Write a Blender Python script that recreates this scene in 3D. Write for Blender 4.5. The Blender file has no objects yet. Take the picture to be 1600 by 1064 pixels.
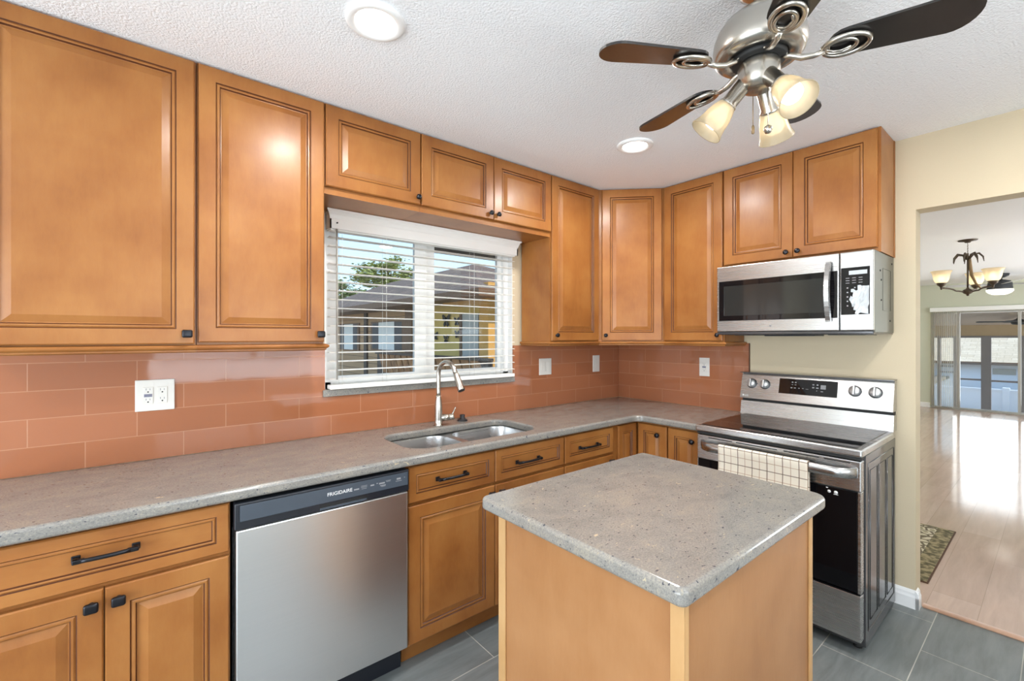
import bpy, bmesh, math, random
from mathutils import Vector, Matrix
S = bpy.context.scene
C = S.collection
PI = math.pi
R = math.radians

# ------------------------------------------------------------------ camera, sky, sun, exposure
cam = bpy.data.objects.new('camera', bpy.data.cameras.new('camera'))
C.objects.link(cam)
cam.location = (-3.1183, -2.378, 1.4156)
cam.rotation_euler = (R(90), 0, R(50.62 - 90))
cam.data.sensor_width = 36.0
cam.data.lens = 705.06 * 36 / 1600
cam.data.shift_y = -5.3 / 1600
cam.data.clip_start = 0.02
cam.data.clip_end = 300
S.camera = cam
S.view_settings.view_transform = 'Standard'
S.view_settings.look = 'None'
S.view_settings.gamma = 1.0
S.view_settings.use_curve_mapping = False
S.view_settings.exposure = 0.0
try:
    S.cycles.use_denoising = True
    S.cycles.max_bounces = 10
    S.cycles.diffuse_bounces = 6
    S.cycles.transparent_max_bounces = 16
    S.cycles.sample_clamp_indirect = 6.0
    S.cycles.caustics_reflective = False
    S.cycles.caustics_refractive = False
except Exception:
    pass

W = bpy.data.worlds.new('world')
S.world = W
W.use_nodes = True
nt = W.node_tree
nt.nodes.clear()
wo = nt.nodes.new('ShaderNodeOutputWorld')
bg = nt.nodes.new('ShaderNodeBackground')
tcw = nt.nodes.new('ShaderNodeTexCoord')
sep = nt.nodes.new('ShaderNodeSeparateXYZ')
rmp = nt.nodes.new('ShaderNodeValToRGB')
rmp.color_ramp.elements[0].position = 0.0
rmp.color_ramp.elements[0].color = (0.86, 0.95, 1.0, 1)
rmp.color_ramp.elements[1].position = 0.45
rmp.color_ramp.elements[1].color = (0.36, 0.60, 0.93, 1)
e_ = rmp.color_ramp.elements.new(0.12)
e_.color = (0.62, 0.84, 1.0, 1)
nt.links.new(tcw.outputs['Generated'], sep.inputs[0])
nt.links.new(sep.outputs['Z'], rmp.inputs[0])
nt.links.new(rmp.outputs[0], bg.inputs[0])
bg.inputs[1].default_value = 1.6
nt.links.new(bg.outputs[0], wo.inputs[0])


def light(name, kind, loc, energy, color=(1, 1, 1), rot=None, look=None, size=0.1, size_y=None, parent=None):
    l = bpy.data.lights.new(name, kind)
    l.energy = energy
    l.color = color
    if kind == 'AREA':
        l.size = size
        if size_y:
            l.shape = 'RECTANGLE'
            l.size_y = size_y
        else:
            l.shape = 'DISK'
    elif kind == 'POINT':
        l.shadow_soft_size = size
    o = bpy.data.objects.new(name, l)
    C.objects.link(o)
    o.location = loc
    if look is not None:
        o.rotation_euler = Vector(look).to_track_quat('-Z', 'Y').to_euler()
    if rot:
        o.rotation_euler = rot
    return o


sun = light('sun', 'SUN', (0, 0, 20), 4.6, (1.0, 0.93, 0.82), look=(-0.35, 0.62, -0.75))
sun.data.angle = R(0.6)
# daylight arriving through the real openings of the house (window behind the camera, glazed door on the left, living room slider)
light('daylight_rear_window', 'AREA', (-2.1, -3.98, 1.40), 62, (0.84, 0.93, 1.0), look=(0, 1, 1.0), size=1.9, size_y=1.3)
light('daylight_left_door', 'AREA', (-5.80, -2.0, 1.08), 160, (0.84, 0.93, 1.0), look=(1, 0, .06), size=2.7, size_y=1.9)
light('daylight_living_slider', 'AREA', (9.40, -2.4, 1.05), 60, (0.92, 0.97, 1.0), look=(-1, 0, 0), size=2.8, size_y=1.8)

light('fill_living_side', 'AREA', (5.2, -5.40, 1.45), 330, (0.88, 0.95, 1.0), look=(0, 1, 1.6), size=3.4, size_y=1.3)  # added fill to brighten the living room ceiling, no opening behind it

# ------------------------------------------------------------------ material helpers


def new_mat(name):
    m = bpy.data.materials.new(name)
    m.use_nodes = True
    n = m.node_tree
    b = n.nodes['Principled BSDF']
    return m, n, b


def nd(n, t, **kw):
    x = n.nodes.new(t)
    for k, v in kw.items():
        if k.startswith('i_'):
            x.inputs[k[2:].replace('_', ' ')].default_value = v
        else:
            setattr(x, k, v)
    return x


def col4(c):
    return (c[0], c[1], c[2], 1)


def srgb(r, g, b):
    f = lambda v: (v / 255 / 12.92) if v / 255 <= 0.04045 else ((v / 255 + 0.055) / 1.055) ** 2.4
    return (f(r), f(g), f(b))


def plain(name, color, rough=0.5, metal=0.0, noise=0.0, nscale=8, bump=0.0, bscale=60, coat=0.0, spec=None, emis=None, estr=0.0, trans=0.0):
    m, n, b = new_mat(name)
    b.inputs['Base Color'].default_value = col4(color)
    b.inputs['Roughness'].default_value = rough
    b.inputs['Metallic'].default_value = metal
    if coat:
        b.inputs['Coat Weight'].default_value = coat
        b.inputs['Coat Roughness'].default_value = 0.05
    if spec is not None:
        b.inputs['Specular IOR Level'].default_value = spec
    if trans:
        b.inputs['Transmission Weight'].default_value = trans
    if emis:
        b.inputs['Emission Color'].default_value = col4(emis)
        b.inputs['Emission Strength'].default_value = estr
    tc = nd(n, 'ShaderNodeTexCoord')
    if noise or True:
        nz = nd(n, 'ShaderNodeTexNoise', i_Scale=nscale, i_Detail=4.0)
        n.links.new(tc.outputs['Object'], nz.inputs['Vector'])
        mx = nd(n, 'ShaderNodeMix', data_type='RGBA')
        mx.inputs['A'].default_value = col4([max(0, v * (1 - noise)) for v in color])
        mx.inputs['B'].default_value = col4([min(1, v * (1 + noise)) for v in color])
        n.links.new(nz.outputs['Fac'], mx.inputs['Factor'])
        n.links.new(mx.outputs['Result'], b.inputs['Base Color'])
    if bump:
        nb = nd(n, 'ShaderNodeTexNoise', i_Scale=bscale, i_Detail=3.0)
        n.links.new(tc.outputs['Object'], nb.inputs['Vector'])
        bp = nd(n, 'ShaderNodeBump', i_Strength=bump, i_Distance=0.01)
        n.links.new(nb.outputs['Fac'], bp.inputs['Height'])
        n.links.new(bp.outputs['Normal'], b.inputs['Normal'])
    return m


def wood(name, dark, mid, lite, axis='z', rough=0.36, coat=0.14):
    m, n, b = new_mat(name)
    tc = nd(n, 'ShaderNodeTexCoord')
    oi = nd(n, 'ShaderNodeObjectInfo')
    ad = nd(n, 'ShaderNodeVectorMath', operation='ADD')
    sc_ = nd(n, 'ShaderNodeVectorMath', operation='SCALE')
    cb = nd(n, 'ShaderNodeCombineXYZ')
    for k in 'XYZ':
        n.links.new(oi.outputs['Random'], cb.inputs[k])
    n.links.new(cb.outputs[0], sc_.inputs[0])
    sc_.inputs['Scale'].default_value = 23.0
    n.links.new(tc.outputs['Object'], ad.inputs[0])
    n.links.new(sc_.outputs[0], ad.inputs[1])
    mp = nd(n, 'ShaderNodeMapping')
    s = {'x': (1.6, 6, 6), 'y': (6, 1.6, 6), 'z': (6, 6, 1.6)}[axis]
    mp.inputs['Scale'].default_value = s
    n.links.new(ad.outputs[0], mp.inputs['Vector'])
    n1 = nd(n, 'ShaderNodeTexNoise', i_Scale=1.6, i_Detail=6.0, i_Roughness=0.6, i_Distortion=0.6)
    n.links.new(mp.outputs[0], n1.inputs['Vector'])
    n2 = nd(n, 'ShaderNodeTexNoise', i_Scale=4.0, i_Detail=3.0)      # soft blotching of the maple
    n.links.new(ad.outputs[0], n2.inputs['Vector'])
    n3 = nd(n, 'ShaderNodeTexNoise', i_Scale=14.0, i_Detail=5.0, i_Roughness=0.7)
    n.links.new(mp.outputs[0], n3.inputs['Vector'])
    a1 = nd(n, 'ShaderNodeMath', operation='MULTIPLY_ADD')
    n.links.new(n1.outputs['Fac'], a1.inputs[0])
    a1.inputs[1].default_value = 0.35
    n.links.new(n2.outputs['Fac'], a1.inputs[2])
    a2 = nd(n, 'ShaderNodeMath', operation='MULTIPLY_ADD')
    n.links.new(n3.outputs['Fac'], a2.inputs[0])
    a2.inputs[1].default_value = 0.22
    n.links.new(a1.outputs[0], a2.inputs[2])
    rp = nd(n, 'ShaderNodeValToRGB')
    cr = rp.color_ramp
    cr.elements[0].position = 0.52
    cr.elements[0].color = col4(dark)
    cr.elements[1].position = 1.02
    cr.elements[1].color = col4(lite)
    e = cr.elements.new(0.76)
    e.color = col4(mid)
    n.links.new(a2.outputs[0], rp.inputs[0])
    hs = nd(n, 'ShaderNodeHueSaturation')
    mr = nd(n, 'ShaderNodeMapRange')
    mr.inputs['To Min'].default_value = 0.93
    mr.inputs['To Max'].default_value = 1.06
    n.links.new(oi.outputs['Random'], mr.inputs['Value'])
    n.links.new(mr.outputs[0], hs.inputs['Value'])
    n.links.new(rp.outputs[0], hs.inputs['Color'])
    n.links.new(hs.outputs[0], b.inputs['Base Color'])
    b.inputs['Roughness'].default_value = rough
    b.inputs['Coat Weight'].default_value = coat
    b.inputs['Coat Roughness'].default_value = 0.22
    b.inputs['Specular IOR Level'].default_value = 0.32
    bp = nd(n, 'ShaderNodeBump', i_Strength=0.03, i_Distance=0.01)
    n.links.new(n3.outputs['Fac'], bp.inputs['Height'])
    n.links.new(bp.outputs['Normal'], b.inputs['Normal'])
    return m


WD, WM, WL = srgb(130, 77, 34), srgb(150, 95, 46), srgb(162, 108, 56)
M = {}
M['wood_v'] = wood('maple_vertical', WD, WM, WL, 'z')
M['wood_x'] = wood('maple_along_x', WD, WM, WL, 'x')
M['wood_y'] = wood('maple_along_y', WD, WM, WL, 'y')
M['veneer'] = wood('maple_veneer', srgb(152, 104, 64), srgb(163, 115, 73), srgb(171, 124, 82), 'z', rough=0.4)
M['batten'] = wood('maple_light_strip', srgb(172, 130, 84), srgb(184, 143, 95), srgb(192, 153, 106), 'z', rough=0.4)
M['glaze'] = plain('dark_glaze', srgb(84, 44, 18), 0.5, noise=0.3, nscale=30)
M['knob'] = plain('oil_rubbed_bronze', srgb(44, 44, 48), 0.3, 0.75, noise=0.25, nscale=30)
M['steel'] = None


def steel(name, color, rough, axis, var=0.05):
    m, n, b = new_mat(name)
    tc = nd(n, 'ShaderNodeTexCoord')
    mp = nd(n, 'ShaderNodeMapping')
    mp.inputs['Scale'].default_value = {'x': (3, 400, 400), 'y': (400, 3, 400), 'z': (400, 400, 3)}[axis]
    n.links.new(tc.outputs['Object'], mp.inputs['Vector'])
    nz = nd(n, 'ShaderNodeTexNoise', i_Scale=1.0, i_Detail=3.0)
    n.links.new(mp.outputs[0], nz.inputs['Vector'])
    mr = nd(n, 'ShaderNodeMapRange')
    mr.inputs['To Min'].default_value = rough - var / 2
    mr.inputs['To Max'].default_value = rough + var / 2
    n.links.new(nz.outputs['Fac'], mr.inputs['Value'])
    n.links.new(mr.outputs[0], b.inputs['Roughness'])
    mx = nd(n, 'ShaderNodeMix', data_type='RGBA')
    mx.inputs['A'].default_value = col4([v * 0.97 for v in color])
    mx.inputs['B'].default_value = col4([min(1, v * 1.03) for v in color])
    n.links.new(nz.outputs['Fac'], mx.inputs['Factor'])
    n.links.new(mx.outputs['Result'], b.inputs['Base Color'])
    b.inputs['Metallic'].default_value = 1.0
    return m


M['steel_x'] = steel('brushed_steel_along_x', (0.86, 0.86, 0.86), 0.30, 'x')
M['steel_y'] = steel('brushed_steel_along_y', (0.52, 0.515, 0.51), 0.27, 'y')
M['steel_sink'] = steel('satin_sink_steel', (0.62, 0.62, 0.62), 0.28, 'x')
M['nickel'] = plain('brushed_nickel', (0.50, 0.465, 0.415), 0.27, 1.0, noise=0.06, nscale=20)
M['chrome'] = plain('polished_steel', (0.75, 0.75, 0.75), 0.12, 1.0, noise=0.03)
M['satin'] = plain('satin_silver', (0.72, 0.72, 0.71), 0.38, 0.7, noise=0.03)
M['black_glass'] = plain('black_glass', (0.006, 0.006, 0.007), 0.03, 0, coat=0.0, spec=0.5)
M['oven_glass'] = plain('oven_black_glass', (0.004, 0.004, 0.005), 0.04, 0, spec=0.25)
M['mw_glass'] = plain('tinted_door_glass', (0.022, 0.023, 0.022), 0.06, 0, noise=0.2, nscale=3)
M['black_plastic'] = plain('black_plastic', srgb(30, 33, 40), 0.32, 0, noise=0.1)
M['grey_plastic'] = plain('charcoal_panel', srgb(66, 74, 84), 0.35, 0, noise=0.06)
M['dark_enamel'] = plain('dark_grey_enamel', (0.085, 0.085, 0.09), 0.16, 0.6, noise=0.06, nscale=3)
M['mw_side'] = plain('grey_painted_steel', srgb(98, 98, 90), 0.35, 0.4, noise=0.06, nscale=3)
M['white_plastic'] = plain('white_plastic', srgb(220, 217, 211), 0.35, 0, noise=0.02)
M['off_white'] = plain('off_white_plastic', srgb(214, 208, 198), 0.4, 0, noise=0.04)
M['dark_slot'] = plain('dark_slot', (0.012, 0.012, 0.012), 0.6, 0)
M['white_ink'] = plain('white_ink', (0.8, 0.8, 0.8), 0.5, 0)
M['grey_ink'] = plain('grey_ink', (0.30, 0.30, 0.31), 0.5, 0)
M['blue_button'] = plain('grey_blue_buttons', srgb(122, 122, 140), 0.4, 0, noise=0.25, nscale=180)
M['vinyl'] = plain('white_vinyl', srgb(248, 248, 247), 0.38, 0, noise=0.015)
M['blind'] = plain('white_faux_wood', srgb(250, 248, 244), 0.35, 0, noise=0.01)
M['cord'] = plain('white_cord', srgb(232, 230, 224), 0.7, 0)
M['wand'] = plain('grey_wand', srgb(176, 172, 164), 0.3, 0)
M['trim_white'] = plain('white_trim_paint', srgb(238, 238, 238), 0.35, 0, noise=0.01)
M['cream_wall'] = plain('cream_wall_paint', srgb(203, 188, 160), 0.75, 0, noise=0.015, nscale=2, bump=0.08, bscale=180)
M['white_wall'] = plain('soft_white_wall_paint', srgb(232, 231, 228), 0.75, 0, noise=0.015, nscale=2, bump=0.08, bscale=180)
M['sage_wall'] = plain('pale_sage_wall_paint', srgb(206, 208, 190), 0.8, 0, noise=0.015, nscale=2, bump=0.06, bscale=180)
M['brown_trim0'] = plain('brown_screen_frame', srgb(120, 104, 90), .6)
M['rubber'] = plain('black_rubber', srgb(36, 36, 40), 0.42, 0, noise=0.1)
M['fan_blade'] = wood('dark_walnut_blade', srgb(20, 18, 18), srgb(30, 27, 26), srgb(40, 35, 32), 'x', rough=0.3, coat=0.5)


def ceiling_mat():
    m, n, b = new_mat('knockdown_ceiling')
    tc = nd(n, 'ShaderNodeTexCoord')
    a = nd(n, 'ShaderNodeTexNoise', i_Scale=150.0, i_Detail=3.0, i_Roughness=0.6)
    v = nd(n, 'ShaderNodeTexVoronoi', i_Scale=120.0)
    n.links.new(tc.outputs['Object'], a.inputs['Vector'])
    n.links.new(tc.outputs['Object'], v.inputs['Vector'])
    s = nd(n, 'ShaderNodeMath', operation='MULTIPLY_ADD')
    n.links.new(v.outputs['Distance'], s.inputs[0])
    s.inputs[1].default_value = -0.6
    n.links.new(a.outputs['Fac'], s.inputs[2])
    bp = nd(n, 'ShaderNodeBump', i_Strength=0.55, i_Distance=0.005)
    n.links.new(s.outputs[0], bp.inputs['Height'])
    n.links.new(bp.outputs['Normal'], b.inputs['Normal'])
    b.inputs['Base Color'].default_value = col4(srgb(247, 249, 252))
    b.inputs['Roughness'].default_value = 0.9
    return m


M['ceiling'] = ceiling_mat()


def quartz():
    m, n, b = new_mat('grey_quartz')
    tc = nd(n, 'ShaderNodeTexCoord')
    mp = nd(n, 'ShaderNodeMapping')
    mp.inputs['Scale'].default_value = (1, 1.5, 1.5)
    mp.inputs['Rotation'].default_value = (0, 0, 0.5)
    n.links.new(tc.outputs['Object'], mp.inputs['Vector'])

    def noise(scale, detail, rough, dist=0.0):
        x = nd(n, 'ShaderNodeTexNoise', i_Scale=scale, i_Detail=detail, i_Roughness=rough, i_Distortion=dist)
        n.links.new(mp.outputs[0], x.inputs['Vector'])
        return x.outputs['Fac']

    def ramp(src, stops):
        r = nd(n, 'ShaderNodeValToRGB')
        cr = r.color_ramp
        cr.elements[0].position, cr.elements[0].color = stops[0][0], col4(stops[0][1])
        cr.elements[1].position, cr.elements[1].color = stops[-1][0], col4(stops[-1][1])
        for p, c in stops[1:-1]:
            e = cr.elements.new(p)
            e.color = col4(c)
        n.links.new(src, r.inputs[0])
        return r.outputs[0]

    def mix(fac, a, c):
        x = nd(n, 'ShaderNodeMix', data_type='RGBA')
        n.links.new(fac, x.inputs['Factor'])
        n.links.new(a, x.inputs['A'])
        x.inputs['B'].default_value = col4(c)
        return x.outputs['Result']

    base = ramp(noise(9.0, 5.0, 0.65, 0.5), [(.30, srgb(122, 120, 116)), (.52, srgb(134, 131, 126)), (.72, srgb(143, 138, 128))])
    fine = ramp(noise(170.0, 3.0, 0.8), [(.32, (0.70, 0.71, 0.74)), (.5, (1, 1, 1)), (.68, (1.30, 1.27, 1.20))])
    mul = nd(n, 'ShaderNodeMix', data_type='RGBA', blend_type='MULTIPLY')
    mul.inputs['Factor'].default_value = 1.0
    n.links.new(base, mul.inputs['A'])
    n.links.new(fine, mul.inputs['B'])
    K = (0, 0, 0)
    c = mix(ramp(noise(42.0, 5.0, 0.75, 1.5), [(.60, K), (.70, (.55, .55, .55))]), mul.outputs['Result'], srgb(176, 160, 130))
    c = mix(ramp(noise(20.0, 6.0, 0.7, 2.2), [(.635, K), (.68, (.8, .8, .8))]), c, srgb(192, 176, 146))
    c = mix(ramp(noise(75.0, 2.0, 0.5), [(.29, (.9, .9, .9)), (.34, K)]), c, srgb(62, 64, 74))
    n.links.new(c, b.inputs['Base Color'])
    b.inputs['Roughness'].default_value = 0.15
    return m


M['quartz'] = quartz()


def brick_mat(name, c1, c2, mortar, bw, bh, msize, plane, off=(0, 0), rough=0.05, bump=0.4, coat=0.0, offset=0.5, vary=None, wavy=0.0, smooth=0.1, mrough=None):
    m, n, b = new_mat(name)
    tc = nd(n, 'ShaderNodeTexCoord')
    sp = nd(n, 'ShaderNodeSeparateXYZ')
    cb = nd(n, 'ShaderNodeCombineXYZ')
    n.links.new(tc.outputs['Object'], sp.inputs[0])
    a, bb = plane
    for src, dst, o in ((a, 'X', off[0]), (bb, 'Y', off[1])):
        ma = nd(n, 'ShaderNodeMath', operation='SUBTRACT')
        n.links.new(sp.outputs[src], ma.inputs[0])
        ma.inputs[1].default_value = o
        n.links.new(ma.outputs[0], cb.inputs[dst])
    br = nd(n, 'ShaderNodeTexBrick')
    br.offset = offset
    br.offset_frequency = 2
    br.inputs['Scale'].default_value = 1.0
    br.inputs['Mortar Size'].default_value = msize
    br.inputs['Mortar Smooth'].default_value = smooth
    br.inputs['Bias'].default_value = 0.0
    br.inputs['Brick Width'].default_value = bw
    br.inputs['Row Height'].default_value = bh
    br.inputs['Color1'].default_value = col4(c1)
    br.inputs['Color2'].default_value = col4(c2)
    br.inputs['Mortar'].default_value = col4(mortar)
    n.links.new(cb.outputs[0], br.inputs['Vector'])
    colout = br.outputs['Color']
    if wavy:
        b.inputs['Specular IOR Level'].default_value = 0.38
    if vary:
        scale, amt, stretch = vary
        mp = nd(n, 'ShaderNodeMapping')
        mp.inputs['Scale'].default_value = stretch
        n.links.new(tc.outputs['Object'], mp.inputs['Vector'])
        nz = nd(n, 'ShaderNodeTexNoise', i_Scale=scale, i_Detail=6.0, i_Roughness=0.65, i_Distortion=0.4)
        n.links.new(mp.outputs[0], nz.inputs['Vector'])
        mr = nd(n, 'ShaderNodeMapRange')
        mr.inputs['From Min'].default_value = 0.3
        mr.inputs['From Max'].default_value = 0.7
        mr.inputs['To Min'].default_value = 1 - amt
        mr.inputs['To Max'].default_value = 1 + amt
        n.links.new(nz.outputs['Fac'], mr.inputs['Value'])
        hs = nd(n, 'ShaderNodeHueSaturation')
        n.links.new(colout, hs.inputs['Color'])
        n.links.new(mr.outputs[0], hs.inputs['Value'])
        colout = hs.outputs[0]
    n.links.new(colout, b.inputs['Base Color'])
    b.inputs['Roughness'].default_value = rough
    if mrough is not None:
        rr = nd(n, 'ShaderNodeMapRange')
        rr.inputs['To Min'].default_value = rough
        rr.inputs['To Max'].default_value = mrough
        n.links.new(br.outputs['Fac'], rr.inputs['Value'])
        n.links.new(rr.outputs[0], b.inputs['Roughness'])
    if coat:
        b.inputs['Coat Weight'].default_value = coat
        b.inputs['Coat Roughness'].default_value = 0.02
    inv = nd(n, 'ShaderNodeMath', operation='SUBTRACT')
    inv.inputs[0].default_value = 1.0
    n.links.new(br.outputs['Fac'], inv.inputs[1])
    bp = nd(n, 'ShaderNodeBump', i_Strength=bump, i_Distance=0.003)
    n.links.new(inv.outputs[0], bp.inputs['Height'])
    if wavy:
        nw = nd(n, 'ShaderNodeTexNoise', i_Scale=9.0, i_Detail=1.0)
        n.links.new(tc.outputs['Object'], nw.inputs['Vector'])
        bw_ = nd(n, 'ShaderNodeBump', i_Strength=wavy, i_Distance=0.01)
        n.links.new(nw.outputs['Fac'], bw_.inputs['Height'])
        n.links.new(bp.outputs['Normal'], bw_.inputs['Normal'])
        n.links.new(bw_.outputs['Normal'], b.inputs['Normal'])
    else:
        n.links.new(bp.outputs['Normal'], b.inputs['Normal'])
    return m


T1, T2, TM = srgb(158, 99, 68), srgb(166, 106, 74), srgb(182, 130, 100)
M['tile_back'] = brick_mat('coral_glass_subway_tile', T1, T2, TM, 0.305, 0.1016, 0.0016, ('X', 'Z'), (-2.98 + .1525, 0.914), 0.05, 0.35, wavy=0.04)
M['tile_right'] = brick_mat('coral_glass_subway_tile_return', T1, T2, TM, 0.305, 0.1016, 0.0016, ('Y', 'Z'), (-0.42 + .1525, 0.914), 0.05, 0.35, wavy=0.04)
M['floor_tile'] = brick_mat('slate_grey_floor_tile', srgb(106, 112, 113), srgb(118, 123, 123), srgb(176, 174, 166), 0.608, 0.297, 0.0018, ('X', 'Y'), (-1.914 + .304, -0.785 - 0.297 * 20), 0.30, 0.25,
                            vary=(4.0, 0.22, (0.8, 5.0, 1)), mrough=0.8)
M['laminate'] = brick_mat('whitewashed_laminate', srgb(188, 162, 146), srgb(200, 175, 160), srgb(160, 136, 122), 1.21, 0.19, 0.0010, ('X', 'Y'), (0.3, -1.92 - 0.19 * 20), 0.10, 0.02, offset=0.37,
                          vary=(2.2, 0.10, (1.0, 9.0, 1)))


def glass_mat(name, tint=(1, 1, 1), refl=0.10):
    m, n, b = new_mat(name)
    n.nodes.remove(b)
    out = n.nodes['Material Output']
    tr = nd(n, 'ShaderNodeBsdfTransparent')
    tr.inputs[0].default_value = col4(tint)
    gl = nd(n, 'ShaderNodeBsdfGlossy')
    gl.inputs['Roughness'].default_value = 0.01
    fr = nd(n, 'ShaderNodeFresnel')
    fr.inputs[0].default_value = 1.45
    mx = nd(n, 'ShaderNodeMixShader')
    n.links.new(fr.outputs[0], mx.inputs[0])
    n.links.new(tr.outputs[0], mx.inputs[1])
    n.links.new(gl.outputs[0], mx.inputs[2])
    n.links.new(mx.outputs[0], out.inputs[0])
    return m


M['pane'] = glass_mat('window_glass', (0.95, 0.97, 0.98))


def frosted(name, color, estr, tr=0.5):
    m, n, b = new_mat(name)
    out = n.nodes['Material Output']
    b.inputs['Base Color'].default_value = col4(color)
    b.inputs['Roughness'].default_value = 0.35
    tl = nd(n, 'ShaderNodeBsdfTranslucent')
    tl.inputs[0].default_value = col4(color)
    tp = nd(n, 'ShaderNodeBsdfTransparent')
    tp.inputs[0].default_value = (1.0, 0.93, 0.8, 1)
    m1 = nd(n, 'ShaderNodeMixShader')
    m1.inputs[0].default_value = 0.5
    n.links.new(b.outputs[0], m1.inputs[1])
    n.links.new(tl.outputs[0], m1.inputs[2])
    m2 = nd(n, 'ShaderNodeMixShader')
    m2.inputs[0].default_value = tr
    n.links.new(m1.outputs[0], m2.inputs[1])
    n.links.new(tp.outputs[0], m2.inputs[2])
    n.links.new(m2.outputs[0], out.inputs[0])
    return m


M['shade'] = frosted('cream_frosted_glass', (0.50, 0.44, 0.33), 0, 0.22)
M['bell'] = frosted('amber_cream_glass', (0.92, 0.84, 0.68), 0, 0.25)
M['slat'] = frosted('translucent_white_slat', (0.95, 0.94, 0.91), 0, 0.0)
M['bulb'] = plain('lit_bulb', (1, 1, 1), 0.5, emis=(1.0, 0.94, 0.84), estr=7.0)
M['lens'] = plain('lit_downlight_lens', (1, 1, 1), 0.5, emis=(1.0, 0.97, 0.92), estr=9.0)
M['bowl'] = plain('lit_bowl', (1, 1, 1), 0.5, emis=(1.0, 0.92, 0.78), estr=1.6)
M['bronze'] = plain('weathered_bronze', srgb(86, 74, 62), 0.45, 0.6, noise=0.35, nscale=25)
M['antique'] = plain('antique_gold_brown', srgb(140, 116, 84), 0.5, 0.4, noise=0.3, nscale=25)
M['dark_bronze'] = plain('dark_bronze', srgb(58, 60, 64), 0.5, 0.4, noise=0.15, nscale=15)
M['grey_blade'] = plain('grey_fan_blade', srgb(170, 168, 162), 0.5, 0, noise=0.05)

# ------------------------------------------------------------------ mesh helpers


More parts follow.
